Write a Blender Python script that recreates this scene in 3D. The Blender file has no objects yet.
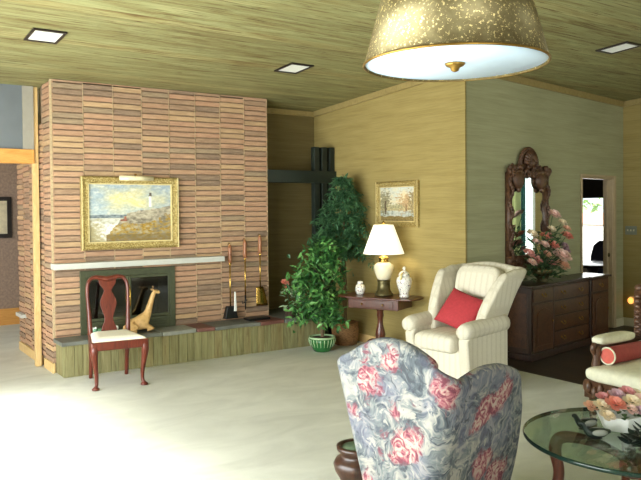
import bpy, bmesh, math, random
from mathutils import Vector, Matrix, noise
random.seed(7)
PI = math.pi
SC = bpy.context.scene
COL = SC.collection

# ------------------------------------------------------------------ colours / node helper
def lin(c):
    c = c / 255.0
    return c / 12.92 if c <= 0.04045 else ((c + 0.055) / 1.055) ** 2.4
def rgb(r, g, b): return (lin(r), lin(g), lin(b), 1.0)

class N:
    """tiny node-tree writer"""
    def __init__(s, name):
        s.m = bpy.data.materials.new(name); s.m.use_nodes = True
        s.t = s.m.node_tree; s.t.nodes.clear()
        s.out = s.t.nodes.new('ShaderNodeOutputMaterial')
        s.b = s.t.nodes.new('ShaderNodeBsdfPrincipled')
        s.t.links.new(s.b.outputs[0], s.out.inputs[0])
    def new(s, k): return s.t.nodes.new(k)
    def put(s, sock, v):
        if isinstance(v, bpy.types.NodeSocket): s.t.links.new(v, sock)
        elif v is not None: sock.default_value = v
    def co(s, kind='Object'): return s.new('ShaderNodeTexCoord').outputs[kind]
    def map(s, v, scale=(1,1,1), rot=(0,0,0), loc=(0,0,0)):
        n = s.new('ShaderNodeMapping'); s.put(n.inputs['Vector'], v)
        n.inputs['Scale'].default_value = scale; n.inputs['Rotation'].default_value = rot; n.inputs['Location'].default_value = loc
        return n.outputs[0]
    def noise(s, v, scale=5, detail=3, rough=.5, dist=0, out='Fac'):
        n = s.new('ShaderNodeTexNoise'); s.put(n.inputs['Vector'], v)
        n.inputs['Scale'].default_value = scale; n.inputs['Detail'].default_value = detail
        n.inputs['Roughness'].default_value = rough; n.inputs['Distortion'].default_value = dist
        return n.outputs[0 if out == 'Fac' else 1]
    def vor(s, v, scale=5, out='Distance'):
        n = s.new('ShaderNodeTexVoronoi'); s.put(n.inputs['Vector'], v); n.inputs['Scale'].default_value = scale
        return n.outputs[out]
    def ramp(s, f, stops, interp='LINEAR'):
        n = s.new('ShaderNodeValToRGB'); s.put(n.inputs[0], f); cr = n.color_ramp; cr.interpolation = interp
        while len(cr.elements) < len(stops): cr.elements.new(.5)
        for e, (p, c) in zip(cr.elements, stops): e.position = p; e.color = c if len(c) == 4 else (*c, 1)
        return n.outputs[0]
    def mix(s, f, a, b, mode='MIX'):
        n = s.new('ShaderNodeMix'); n.data_type = 'RGBA'; n.blend_type = mode
        s.put(n.inputs[0], f); s.put(n.inputs[6], a); s.put(n.inputs[7], b); return n.outputs[2]
    def math(s, op, a, b=None, c=None):
        n = s.new('ShaderNodeMath'); n.operation = op
        for i, v in enumerate((a, b, c)):
            if v is not None: s.put(n.inputs[i], v)
        return n.outputs[0]
    def vmath(s, op, a, b):
        n = s.new('ShaderNodeVectorMath'); n.operation = op; s.put(n.inputs[0], a); s.put(n.inputs[1], b); return n.outputs[0]
    def sep(s, v):
        n = s.new('ShaderNodeSeparateXYZ'); s.put(n.inputs[0], v); return n.outputs
    def white(s, v):
        n = s.new('ShaderNodeTexWhiteNoise'); n.noise_dimensions = '1D'; s.put(n.inputs['W'], v); return n.outputs['Value']
    def island(s): return s.new('ShaderNodeNewGeometry').outputs['Random Per Island']
    def attr(s, name):
        n = s.new('ShaderNodeAttribute'); n.attribute_name = name; return n.outputs['Color']
    def bump(s, h, strength=.3, dist=.01):
        n = s.new('ShaderNodeBump'); n.inputs['Strength'].default_value = strength; n.inputs['Distance'].default_value = dist
        s.put(n.inputs['Height'], h); s.t.links.new(n.outputs[0], s.b.inputs['Normal'])
    def fin(s, col=None, rough=.6, metal=0, spec=None, **k):
        s.put(s.b.inputs['Base Color'], col); s.put(s.b.inputs['Roughness'], rough); s.put(s.b.inputs['Metallic'], metal)
        if spec is not None: s.b.inputs['Specular IOR Level'].default_value = spec
        for a, v in k.items(): s.put(s.b.inputs[a.replace('_', ' ')], v)
        return s.m

def plain(name, c, rough=.6, metal=0, var=.18, scale=14, stretch=(1,1,1), spec=None, bump=0, **k):
    n = N(name); f = n.noise(n.map(n.co(), stretch), scale, 4, .6)
    c = rgb(*c); d = tuple(x * (1 - var) for x in c[:3]) + (1,); e = tuple(min(1, x * (1 + var)) for x in c[:3]) + (1,)
    if bump: n.bump(f, bump)
    return n.fin(n.ramp(f, [(.3, d), (.7, e)]), rough, metal, spec, **k)

MT = {}
def woodmat(name, dark, light, rough=.35, stretch=(6, 6, .8), scale=6, spec=.5):
    n = N(name); v = n.map(n.co(), stretch)
    f = n.noise(v, scale, 5, .65, 1.2)
    return n.fin(n.ramp(f, [(.3, rgb(*dark)), (.7, rgb(*light))]), rough, 0, spec)

# --- room surfaces
def m_grass(name, a, b, c, hx):
    n = N(name); co = n.co()
    f1 = n.noise(n.map(co, (2.2 if hx else 2.2, 2.2, 95)), 1.0, 4, .7)
    f2 = n.noise(n.map(co, (1.1, 1.1, 14)), 1.0, 3, .6)
    seam = n.noise(n.map(co, (.9, .9, .05)), 1.0, 2)
    col = n.ramp(f1, [(.25, rgb(*a)), (.5, rgb(*b)), (.78, rgb(*c))])
    col = n.mix(.35, col, n.ramp(f2, [(.3, rgb(*a)), (.7, rgb(*c))]))
    col = n.mix(.12, col, n.ramp(seam, [(.4, rgb(*a)), (.6, rgb(*c))]))
    n.bump(f1, .15, .004)
    return n.fin(col, .75, 0, .25)
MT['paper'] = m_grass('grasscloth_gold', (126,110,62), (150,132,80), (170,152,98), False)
MT['paper_shaded'] = m_grass('grasscloth_gold_shaded', (92,80,46), (110,96,58), (126,112,72), True)  # gold paper again, darkened so the alcove's shade sits in the colour
MT['paper_green'] = m_grass('grasscloth_green', (140,140,106), (158,157,122), (176,174,140), True)

def m_ceiling():
    n = N('ceiling_planks'); co = n.co(); s = n.sep(co)
    q = n.math('DIVIDE', s[1], .142); fl = n.math('FLOOR', q); fr = n.math('FRACT', q)
    rnd = n.white(fl)
    v = n.map(co, (1.0, 10, 10)); sh = n.new('ShaderNodeCombineXYZ'); n.put(sh.inputs[0], n.math('MULTIPLY', rnd, 37.0)); n.put(sh.inputs[1], n.math('MULTIPLY', rnd, 11.0))
    v = n.vmath('ADD', v, sh.outputs[0])
    g1 = n.noise(v, 1.1, 6, .68, .6)
    g2 = n.noise(n.map(v, (1, 3.2, 3.2)), 2.2, 5, .7, .3)
    col = n.ramp(g1, [(.28, rgb(104,84,52)), (.42, rgb(142,134,96)), (.56, rgb(156,156,118)), (.72, rgb(178,170,132))])
    col = n.mix(n.ramp(g2, [(.38, (1,1,1)), (.45, (0,0,0))]), col, rgb(96,72,40))
    tone = n.ramp(rnd, [(0, rgb(220,216,196)), (.5, rgb(240,242,224)), (1, rgb(254,246,226))])
    col = n.mix(1.0, col, tone, 'MULTIPLY')
    kn = n.vor(n.map(co, (1.4, 4.5, 1)), 1.0)
    col = n.mix(n.ramp(kn, [(.02, (1,1,1)), (.06, (0,0,0))]), col, rgb(96,74,40))
    edge = n.math('ABSOLUTE', n.math('SUBTRACT', fr, .5))
    col = n.mix(n.ramp(edge, [(.478, (0,0,0)), (.496, (.8,.8,.8))]), col, rgb(108,98,60))
    n.bump(g2, .12, .004)
    return n.fin(col, .6, 0, .3)
MT['ceiling'] = m_ceiling()

def m_carpet():
    n = N('carpet_pile'); co = n.co()
    big = n.noise(n.map(co, (1.0, 1.8, 1)), 1.6, 4, .6, .8); fine = n.noise(co, 160, 2, .7)
    col = n.ramp(big, [(.3, rgb(188,188,176)), (.7, rgb(212,212,200))])
    col = n.mix(.22, col, n.ramp(fine, [(.3, rgb(158,158,146)), (.7, rgb(228,228,218))]))
    n.bump(n.math('ADD', n.math('MULTIPLY', big, .8), n.math('MULTIPLY', fine, .5)), .35, .02)
    return n.fin(col, .95, 0, .1)
MT['carpet'] = m_carpet()

def m_darkfloor():
    n = N('dark_wood_floor'); co = n.co(); s = n.sep(co)
    q = n.math('DIVIDE', s[0], .11); rnd = n.white(n.math('FLOOR', q)); fr = n.math('FRACT', q)
    g = n.noise(n.map(co, (14, 1.5, 1)), 2, 4, .6)
    col = n.mix(.5, n.ramp(g, [(.3, rgb(40,30,22)), (.7, rgb(72,56,40))]), n.ramp(rnd, [(0, rgb(42,32,24)), (1, rgb(70,54,38))]))
    col = n.mix(n.ramp(n.math('ABSOLUTE', n.math('SUBTRACT', fr, .5)), [(.47, (0,0,0)), (.49, (1,1,1))]), col, rgb(24,18,14))
    return n.fin(col, .42, 0, .4)
MT['darkfloor'] = m_darkfloor()

def m_brick():
    n = N('roman_brick'); r = n.island(); co = n.co()
    col = n.ramp(r, [(0, rgb(122,104,88)), (.07, rgb(152,124,100)), (.22, rgb(172,134,106)), (.40, rgb(180,142,112)), (.55, rgb(180,138,110)),
                     (.68, rgb(178,148,112)), (.8, rgb(190,158,118)), (.9, rgb(144,128,104)), (.95, rgb(174,138,112))], 'CONSTANT')
    f = n.noise(n.map(co, (3, 3, 20)), 3, 4, .65)
    col = n.mix(.3, col, n.ramp(f, [(.3, rgb(118,92,74)), (.7, rgb(212,178,146))]))
    n.bump(n.noise(co, 60, 3, .6), .35, .004)
    return n.fin(col, .85, 0, .2)
MT['brick'] = m_brick()
MT['mortar'] = plain('mortar', (132,110,88), .95, scale=40)  # darkened to stand in for shade in the recessed brick joints
def m_plank():
    n = N('weathered_plank'); r = n.island(); co = n.co()
    g = n.noise(n.map(co, (22, 22, 1.4)), 1.6, 6, .7, .8)
    col = n.ramp(g, [(.28, rgb(70,60,38)), (.40, rgb(112,104,68)), (.58, rgb(142,138,98)), (.75, rgb(164,156,112))])
    col = n.mix(.3, col, n.ramp(r, [(0, rgb(104,96,56)), (.5, rgb(140,138,96)), (1, rgb(146,122,78))]))
    n.bump(g, .3, .006)
    return n.fin(col, .75, 0, .25)
MT['plank'] = m_plank()
MT['mortar_pale'] = plain('pale_mortar', (180,158,124), .95, scale=40)
MT['slate'] = plain('grey_flagstone', (104,106,98), .55, scale=7, var=.25, bump=.25)
MT['slate_pale'] = plain('pale_flagstone', (140,142,132), .55, scale=7, var=.22, bump=.25)
MT['slate_red'] = plain('red_flagstone', (112,72,62), .55, scale=7, var=.25, bump=.25)
MT['mantel'] = plain('white_mantel', (190,190,182), .5, var=.05)
MT['bronze'] = plain('green_bronze', (76,80,58), .45, .35, scale=20)
MT['soot'] = plain('soot_black', (24,22,20), .95, scale=10, var=.4)
MT['brass'] = plain('brass', (196,160,84), .25, 1, var=.15)
MT['brass_dull'] = plain('dull_brass', (150,118,60), .4, 1, var=.2)
MT['pine'] = woodmat('pine_trim', (196,162,104), (222,192,138), .5, spec=.3)
MT['orange_wood'] = woodmat('orange_beam_wood', (196,136,66), (218,164,92), .5, (.8, 6, 6), spec=.3)
MT['mahogany'] = woodmat('mahogany', (70,26,16), (112,48,30), .28)
MT['walnut'] = woodmat('dark_walnut', (36,20,13), (66,38,24), .3)
MT['walnut_panel'] = woodmat('burr_walnut', (52,28,16), (96,58,34), .3, (3,3,3), 7)
MT['carved'] = plain('carved_dark_wood', (84,56,38), .42, scale=30, var=.45)
MT['post_green'] = plain('dark_green_stain', (22,32,24), .55, scale=12, var=.25)
MT['grip_wood'] = woodmat('tool_grip_wood', (120,74,46), (164,108,70), .4)
MT['table_wood'] = woodmat('dark_mahogany', (60,28,18), (96,50,32), .28)
MT['black'] = plain('black_iron', (22,22,22), .45, .3)
MT['white_trim'] = plain('cream_trim', (196,190,160), .5, var=.05)
MT['jamb'] = plain('tan_jamb', (176,156,124), .5, var=.06)
MT['strip_grey'] = plain('grey_strip', (150,146,134), .7, var=.06)
MT['ceil_trim'] = woodmat('ceiling_batten', (140,122,76), (160,142,92), .55, (3,3,3), spec=.3)
MT['hall_wall'] = plain('rough_brown_plaster', (150,128,112), .9, scale=30, var=.22, bump=.5)
MT['grey_wall'] = plain('grey_wall', (104,110,114), .8, scale=3, var=.08)
MT['plaster'] = plain('cream_plaster', (196,190,170), .85, scale=6, var=.05)
MT['white'] = plain('white_paint', (236,236,230), .5, var=.03)

def m_fabric_cream():
    n = N('cream_striped_fabric'); co = n.co(); s = n.sep(co)
    st = n.math('SINE', n.math('MULTIPLY', s[0], 95.0)); st2 = n.math('SINE', n.math('MULTIPLY', s[1], 95.0))
    k = n.math('MAXIMUM', st, st2)
    f = n.noise(co, 90, 3, .6)
    col = n.ramp(k, [(.3, rgb(206,200,182)), (.9, rgb(194,187,168))])
    col = n.mix(.18, col, n.ramp(f, [(.3, rgb(190,178,150)), (.7, rgb(238,230,210))]))
    n.bump(f, .2, .003)
    return n.fin(col, .9, 0, .15)
MT['cream_fabric'] = m_fabric_cream()
MT['settee_fabric'] = plain('ivory_damask', (214,212,188), .8, scale=25, var=.08)
MT['seat_fabric'] = plain('white_seat_fabric', (236,230,212), .8, scale=60, var=.05)
MT['red_fabric'] = plain('red_cushion_fabric', (162,46,52), .85, scale=50, var=.14, bump=.15)
MT['rose_fabric'] = plain('rose_velvet', (150,62,58), .8, scale=40, var=.12)
MT['coral_fabric'] = plain('coral_end_fabric', (196,92,80), .8, scale=40, var=.08)

def m_floral():
    n = N('floral_chintz'); co = n.co()
    nz = n.noise(co, 6, 2, .5, out='Color')
    d = n.vmath('MULTIPLY', n.vmath('SUBTRACT', nz, (.5, .5, .5)), (.22, .22, .22))
    c2 = n.vmath('ADD', co, d)
    VS = 4.5
    dist = n.vor(c2, VS); cc = n.sep(n.vor(c2, VS, 'Color'))
    isr = n.math('GREATER_THAN', cc[0], .30)
    pet = n.noise(co, 17, 3, .55, 2.6)
    pet2 = n.math('ADD', pet, n.math('MULTIPLY', n.math('SUBTRACT', dist, .25), -.25))
    rose = n.ramp(pet2, [(.36, rgb(102,52,63)), (.44, rgb(139,80,89)), (.51, rgb(159,120,115)), (.60, rgb(169,154,141))])
    lf = n.noise(c2, 8.5, 4, .58, 2.2)
    leaf = n.ramp(lf, [(.30, rgb(48,53,60)), (.42, rgb(78,84,89)), (.51, rgb(105,109,109)), (.59, rgb(134,132,126)), (.70, rgb(152,147,137))])
    tint = n.noise(co, 4.5, 2)
    leaf = n.mix(n.ramp(tint, [(.48, (0,0,0)), (.62, (.32,.32,.32))]), leaf, rgb(102,99,124))
    leaf2 = n.noise(c2, 14, 3, .5, 1.8)
    leaf = n.mix(n.ramp(leaf2, [(.60, (0,0,0)), (.66, (.8,.8,.8))]), leaf, rgb(149,146,137))
    leaf = n.mix(n.ramp(leaf2, [(.34, (.8,.8,.8)), (.40, (0,0,0))]), leaf, rgb(58,62,68))
    mask = n.math('MULTIPLY', isr, n.ramp(n.math('ADD', dist, n.math('MULTIPLY', pet, .5)), [(.66, (1,1,1)), (.78, (0,0,0))]))
    n.bump(n.noise(co, 120, 2), .12, .003)
    return n.fin(n.mix(mask, leaf, rose), .75, 0, .3)
MT['floral'] = m_floral()

def m_goldfleck():
    n = N('gold_fleck_shade'); co = n.co()
    g = n.noise(co, 95, 3, .8)
    k = n.ramp(g, [(.58, (0,0,0)), (.64, (1,1,1))])
    col = n.mix(k, n.ramp(n.noise(co, 9, 4, .7), [(.3, rgb(92,80,48)), (.7, rgb(132,122,88))]), rgb(232,212,150))
    n.bump(g, .15, .003)
    return n.fin(col, .46, .7, .5)
MT['goldfleck'] = m_goldfleck()
MT['diffuser'] = plain('white_diffuser', (204,226,246), .5, var=.02, Emission_Color=rgb(214,232,250), Emission_Strength=.22)
MT['lampshade'] = plain('lit_lampshade', (250,244,224), .7, var=.02, Emission_Color=rgb(255,246,214), Emission_Strength=1.3)
MT['lightpanel'] = plain('frosted_panel', (226,228,220), .5, var=.05, Emission_Color=rgb(240,244,236), Emission_Strength=.2)
MT['crackle'] = plain('cream_ceramic', (232,222,192), .2, var=.06, scale=30)
def m_vase():
    n = N('painted_porcelain'); co = n.co()
    f = n.noise(co, 55, 2, .5, 1.0)
    return n.fin(n.ramp(f, [(.33, rgb(80,84,120)), (.38, rgb(160,112,92)), (.43, rgb(226,222,212)), (.62, rgb(238,236,228)), (.70, rgb(110,130,106))]), .18)
MT['porcelain'] = m_vase()
MT['antique'] = plain('antique_bronze', (92,84,54), .35, .7, scale=20, var=.35)
def m_goldframe():
    n = N('carved_gilt'); co = n.co(); f = n.noise(co, 75, 3, .7)
    n.bump(f, .8, .012)
    return n.fin(n.ramp(f, [(.3, rgb(104,84,40)), (.5, rgb(176,152,88)), (.7, rgb(222,206,150))]), .42, .45)
MT['gilt'] = m_goldframe()
MT['gilt_smooth'] = plain('smooth_gilt', (222,204,148), .35, .5, var=.12)
MT['canvas'] = (lambda n: n.fin(n.attr('Col'), .55, 0, .3))(N('painted_canvas'))
MT['green_glaze'] = plain('green_glaze', (46,104,54), .2, var=.25, scale=14)
MT['green_glaze_pale'] = plain('pale_green_glaze', (168,196,150), .25, var=.1)
MT['soil'] = plain('potting_soil', (70,52,38), .95, scale=60, var=.4)
MT['trunk'] = plain('plant_trunk', (96,78,54), .8, scale=30, var=.25)
def m_leaf(name, cs, rough=.45):
    n = N(name); r = n.island()
    k = len(cs) - 1
    col = n.ramp(r, [(i / k, rgb(*c)) for i, c in enumerate(cs)])
    return n.fin(col, rough, 0, .4)
MT['ficus'] = m_leaf('ficus_leaf', [(30,66,34), (46,94,46), (66,122,58), (112,164,88), (54,104,50)])
MT['pine_leaf'] = m_leaf('dark_frond', [(44,76,52), (60,100,66), (84,126,82), (52,88,58)])
MT['bouquet_leaf'] = m_leaf('bouquet_leaf', [(44,70,44), (60,90,56), (84,108,68)])
MT['dark_leaf'] = m_leaf('blackish_leaf', [(18,26,24), (30,40,34), (44,56,46)], .35)
MT['variegated'] = m_leaf('variegated_leaf', [(196,214,178), (150,184,136), (222,228,206)])
def m_wicker():
    n = N('wicker_weave'); co = n.co(); f = n.noise(n.map(co, (20, 20, 70)), 2, 3)
    n.bump(f, .6, .01)
    return n.fin(n.ramp(f, [(.3, rgb(84,56,30)), (.7, rgb(150,108,62))]), .8)
MT['wicker'] = m_wicker()
for nm, c in dict(pink=(238,172,164), blush=(246,212,200), cream=(246,230,200), coral=(238,156,138), mauve=(206,172,182), rose=(226,160,162), peach=(246,200,172)).items():
    n = N('petal_' + nm); r = n.island(); c2 = tuple(int(x * .88) for x in c)
    MT['f_' + nm] = n.fin(n.ramp(r, [(0, rgb(*c2)), (1, rgb(*c))]), .7, 0, .2)
def m_giraffe():
    n = N('giraffe_hide'); co = n.co(); v = n.vor(co, 28, 'Distance')
    return n.fin(n.ramp(v, [(.34, rgb(200,158,98)), (.50, rgb(212,172,112))]), .5)
MT['giraffe'] = m_giraffe()
MT['giraffe_dark'] = plain('giraffe_horn', (110,78,46), .6)
MT['green_ceramic'] = plain('mint_ceramic', (120,168,136), .25, var=.2)
MT['navy'] = plain('dark_navy_seat', (34,40,66), .6)
MT['mirror'] = (lambda n: n.fin(rgb(232,236,232), .02, 1))(N('mirror_silver'))
def m_glass(name, tint, rough=0.0, alpha=.0):
    n = N(name)
    g = n.new('ShaderNodeBsdfGlossy'); g.inputs['Roughness'].default_value = rough; g.inputs['Color'].default_value = (1,1,1,1)
    t = n.new('ShaderNodeBsdfTransparent'); t.inputs['Color'].default_value = tint
    ge = n.new('ShaderNodeNewGeometry'); dt = n.new('ShaderNodeVectorMath'); dt.operation = 'DOT_PRODUCT'
    n.t.links.new(ge.outputs['Incoming'], dt.inputs[0]); n.t.links.new(ge.outputs['Normal'], dt.inputs[1])
    k = n.math('POWER', n.math('SUBTRACT', 1.0, n.math('ABSOLUTE', dt.outputs['Value'])), 5.0)
    f = n.math('ADD', n.math('MULTIPLY', k, .9), .03 + alpha)
    mx = n.new('ShaderNodeMixShader'); n.t.links.new(f, mx.inputs[0])
    n.t.links.new(t.outputs[0], mx.inputs[1]); n.t.links.new(g.outputs[0], mx.inputs[2]); n.t.links.new(mx.outputs[0], n.out.inputs[0])
    return n.m
MT['table_glass'] = m_glass('green_table_glass', (.72,.84,.76,1), .02, .02)
MT['glass_edge'] = plain('glass_rim_edge', (18,40,32), .12, var=.1)
MT['fire_glass'] = m_glass('smoked_glass', (.35,.36,.34,1), .08, .06)
MT['pane'] = m_glass('window_pane', (.96,.98,.97,1), 0, .0)
MT['curtain'] = plain('green_drape', (206,214,150), .85, stretch=(8,8,.4), scale=4, var=.2)
MT['curtain_teal'] = plain('teal_drape', (52,104,98), .85, stretch=(8,8,.4), scale=4, var=.2)
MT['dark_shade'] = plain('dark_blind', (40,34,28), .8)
MT['hedge'] = m_leaf('hedge_leaf', [(150,180,120), (176,200,140), (190,210,156)])
MT['lawn'] = plain('lawn', (120,150,90), .9, scale=20)
MT['patio'] = plain('patio_stone', (200,196,186), .9, scale=8)
MT['pinkbrick'] = plain('garden_wall_brick', (206,160,140), .9, scale=10)
MT['glow'] = plain('night_light', (255,190,110), .5, Emission_Color=rgb(255,170,80), Emission_Strength=2.5)
MT['switch'] = plain('grey_switch_plate', (120,124,112), .4)
MT['picture_dark'] = plain('black_picture_frame', (36,28,24), .4)

# ------------------------------------------------------------------ mesh builder
class MB:
    def __init__(s): s.bm = bmesh.new()
    def verts(s, pts): return [s.bm.verts.new(p) for p in pts]
    def face(s, vs):
        try: return s.bm.faces.new(vs)
        except ValueError: return None
    def box(s, x0, x1, y0, y1, z0, z1, M=None):
        P = [Vector(p) for p in ((x0,y0,z0),(x1,y0,z0),(x1,y1,z0),(x0,y1,z0),(x0,y0,z1),(x1,y0,z1),(x1,y1,z1),(x0,y1,z1))]
        if M is not None: P = [M @ p for p in P]
        v = s.verts(P)
        for f in ((0,3,2,1),(4,5,6,7),(0,1,5,4),(1,2,6,5),(2,3,7,6),(3,0,4,7)): s.face([v[i] for i in f])
        return s
    def ring(s, loops, closed=True, cap0=True, cap1=True):
        R = [s.verts(l) for l in loops]; n = len(R[0])
        for a, b in zip(R, R[1:]):
            for i in range(n if closed else n - 1):
                j = (i + 1) % n; s.face([a[i], a[j], b[j], b[i]])
        if cap0: s.face(list(reversed(R[0])))
        if cap1: s.face(R[-1])
        return s
    def lathe(s, prof, seg=32, c=(0,0,0), M=None, rib=None, cap=True):
        L = []
        for r, z in prof:
            l = []
            for i in range(seg):
                a = 2 * PI * i / seg; q = r * (1 + (rib(a, z) if rib else 0))
                p = Vector((c[0] + q * math.cos(a), c[1] + q * math.sin(a), c[2] + z))
                l.append(M @ p if M is not None else p)
            L.append(l)
        return s.ring(L, True, cap, cap)
    def tube(s, pts, rad, seg=10, flat=1.0, up=None):
        pts = [Vector(p) for p in pts]
        if not hasattr(rad, '__len__'): rad = [rad] * len(pts)
        L = []; prev = None
        for i, p in enumerate(pts):
            t = (pts[min(i + 1, len(pts) - 1)] - pts[max(i - 1, 0)]).normalized()
            if prev is None:
                a = Vector(up) if up else (Vector((0,0,1)) if abs(t.z) < .9 else Vector((1,0,0)))
            else: a = prev
            x = (a - t * a.dot(t)).normalized(); y = t.cross(x); prev = x
            L.append([p + (x * math.cos(2*PI*k/seg) + y * flat * math.sin(2*PI*k/seg)) * rad[i] for k in range(seg)])
        return s.ring(L)
    def prism(s, poly, axis, a0, a1, M=None):
        def P(u, v, w):
            p = Vector({'z': (u, v, w), 'y': (u, w, v), 'x': (w, u, v)}[axis]); return M @ p if M is not None else p
        return s.ring([[P(u, v, a0) for u, v in poly], [P(u, v, a1) for u, v in poly]])
    def ell(s, c, r, seg=12, rings=8, M=None):
        L = []
        for i in range(rings + 1):
            th = PI * i / rings; th = min(max(th, .12), PI - .12)
            l = []
            for k in range(seg):
                a = 2 * PI * k / seg
                p = Vector((r[0]*math.sin(th)*math.cos(a), r[1]*math.sin(th)*math.sin(a), -r[2]*math.cos(th)))
                if M is not None: p = M @ p
                l.append(p + Vector(c))
            L.append(l)
        return s.ring(L)
    def leaf(s, p, d, w, L, droop=.3, n=None):
        """one folded leaf blade from p along d"""
        d = Vector(d).normalized(); n = Vector(n) if n else Vector((random.uniform(-.4,.4), random.uniform(-.4,.4), 1))
        sd = d.cross(n)
        if sd.length < 1e-3: sd = d.cross(Vector((1,0,0)))
        sd.normalize(); up = sd.cross(d).normalized(); p = Vector(p)
        m = p + d * L * .5 - up * droop * L * .12; e = p + d * L - up * droop * L * .4
        v = s.verts([p, p + d*L*.35 + sd*w*.5 + up*w*.12, m, p + d*L*.35 - sd*w*.5 + up*w*.12, e, p + d*L*.7 + sd*w*.36 - up*droop*L*.12, p + d*L*.7 - sd*w*.36 - up*droop*L*.12])
        s.face([v[0], v[1], v[2]]); s.face([v[0], v[2], v[3]]); s.face([v[1], v[5], v[4], v[2]]); s.face([v[2], v[4], v[6], v[3]])
        return s
    def grid(s, fn, nu, nv, close_u=False):
        V = [[s.bm.verts.new(fn(i / nu, j / nv)) for j in range(nv + 1)] for i in range(nu if close_u else nu + 1)]
        m = len(V)
        for i in range(m if close_u else m - 1):
            for j in range(nv): s.face([V[i][j], V[(i+1) % m][j], V[(i+1) % m][j+1], V[i][j+1]])
        return s
    def obj(s, name, mat, parent=None, smooth=False, bevel=0, sub=0, loc=None, rot=None, keep=False):
        if not keep: bmesh.ops.recalc_face_normals(s.bm, faces=s.bm.faces)
        me = bpy.data.meshes.new(name); s.bm.to_mesh(me); s.bm.free()
        o = bpy.data.objects.new(name, me); COL.objects.link(o)
        me.materials.append(MT[mat] if isinstance(mat, str) else mat)
        if smooth:
            for p in me.polygons: p.use_smooth = True
        if bevel:
            m = o.modifiers.new('bevel', 'BEVEL'); m.width = bevel; m.segments = 3 if bevel > .012 else 2; m.limit_method = 'ANGLE'; m.angle_limit = .6
            m.harden_normals = False
            for p in me.polygons: p.use_smooth = True
            w = o.modifiers.new('wn', 'WEIGHTED_NORMAL'); w.keep_sharp = True
        if sub:
            m = o.modifiers.new('sub', 'SUBSURF'); m.levels = sub; m.render_levels = sub
        if parent: o.parent = parent
        if loc: o.location = loc
        if rot: o.rotation_euler = rot
        return o

def thing(name, label, cat, loc=(0,0,0), rz=0, group=None, rot=None):
    o = bpy.data.objects.new(name, None); COL.objects.link(o); o.empty_display_size = .1
    o.location = loc; o.rotation_euler = rot if rot else (0, 0, rz)
    o['label'] = label; o['category'] = cat
    if group: o['group'] = group
    return o
def tag(o, label, cat, group=None, kind=None):
    o['label'] = label; o['category'] = cat
    if group: o['group'] = group
    if kind: o['kind'] = kind
    return o
STL = {}
def struct(o, label, cat):
    o['kind'] = 'structure'; o['label'] = label; o['category'] = cat; return o
def copy_tree(o, parent=None):
    c = o.copy(); COL.objects.link(c); c.parent = parent
    for ch in [q for q in COL.objects if q.parent is o]: copy_tree(ch, c)
    return c
def rot_z(a, o=(0,0,0)): return Matrix.Translation(o) @ Matrix.Rotation(a, 4, 'Z')
def cushion(mb, cx, cy, cz, sx, sy, sz, e=.25, crown=0, M=None, nu=28, nv=16):
    """soft rounded slab (superellipsoid)"""
    def sg(v, p): return math.copysign(abs(v) ** p, v)
    def fn(u, v):
        a = 2*PI*u; b = -PI/2 + PI*v
        x = sg(math.cos(b), e*1.4) * sg(math.cos(a), e); y = sg(math.cos(b), e*1.4) * sg(math.sin(a), e); z = sg(math.sin(b), .6)
        p = Vector((cx + sx*x, cy + sy*y, cz + sz*z + crown * (1-x*x)*(1-y*y) * (1 if z > 0 else 0)))
        return M @ p if M is not None else p
    return mb.grid(fn, nu, nv, True)

# ------------------------------------------------------------------ ROOM
ZC0, SL, YF = 3.01, .06, 7.54                     # ceiling: height over the fireplace front, slope, fireplace plane
def zc(y): return ZC0 + SL * (YF - y)
XL, XR, YB, YA = -.9, 9.12, -2.2, 8.02            # left wall, right wall, back wall, alcove wall
WX = 5.44                                         # gold wall plane
GA = math.radians(8.3); GC = Vector((WX, 5.23, 0)); GD = Vector((math.cos(GA), math.sin(GA), 0)); GN = Vector((-math.sin(GA), math.cos(GA), 0))
def onwall(a, z=0, off=0): return GC + GD * a + GN * off + Vector((0, 0, z))
YG = onwall(3.70).y

m = MB(); m.box(XL, 5.73, YB, 11.6, -.1, 0)
struct(m.obj('floor', 'carpet'), 'pale beige carpet floor', 'floor')
m = MB(); m.box(5.73, 13.2, YB, 12, -.1, -.004)
struct(m.obj('floor_hardwood', 'darkfloor'), 'dark wood floor beyond the carpet edge', 'floor')
m = MB(); m.ring([[(XL-.15,YB-.15,zc(YB-.15)), (XR+.15,YB-.15,zc(YB-.15)), (XR+.15,YA+.1,zc(YA+.1)), (XL-.15,YA+.1,zc(YA+.1))],
                  [(XL-.15,YB-.15,zc(YB)+.2), (XR+.15,YB-.15,zc(YB)+.2), (XR+.15,YA+.1,zc(YA)+.2), (XL-.15,YA+.1,zc(YA)+.2)]])
struct(m.obj('ceiling', 'ceiling'), 'sloped ceiling of green washed boards', 'ceiling')
# gold wall: from the alcove corner to the convex corner; alcove wall; green wall with door opening; right wall
m = MB(); m.prism([(WX, GC.y), (WX+.02, GC.y+.003), (WX+.2, YA+.02), (WX, YA+.1)], 'z', 0, zc(GC.y)+.1)
struct(m.obj('wall_gold', 'paper'), 'gold grasscloth wall behind the side table', 'wall')
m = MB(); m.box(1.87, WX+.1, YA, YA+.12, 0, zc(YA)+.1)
struct(m.obj('wall_alcove', 'paper_shaded'), 'gold grasscloth wall of the alcove beside the brick', 'wall')
D0, D1, DH, TH = 2.51, 3.40, 2.05, .12
m = MB()
def wallslab(mb, a0, a1, z0, z1):
    P = [onwall(a0), onwall(a1), onwall(a1, 0, TH), onwall(a0, 0, TH)]
    mb.prism([(p.x, p.y) for p in P], 'z', z0, z1)
wallslab(m, 0.03, D0, 0, 3.25); wallslab(m, D1, 3.76, 0, 3.25); wallslab(m, D0, D1, DH, 3.25)
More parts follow.
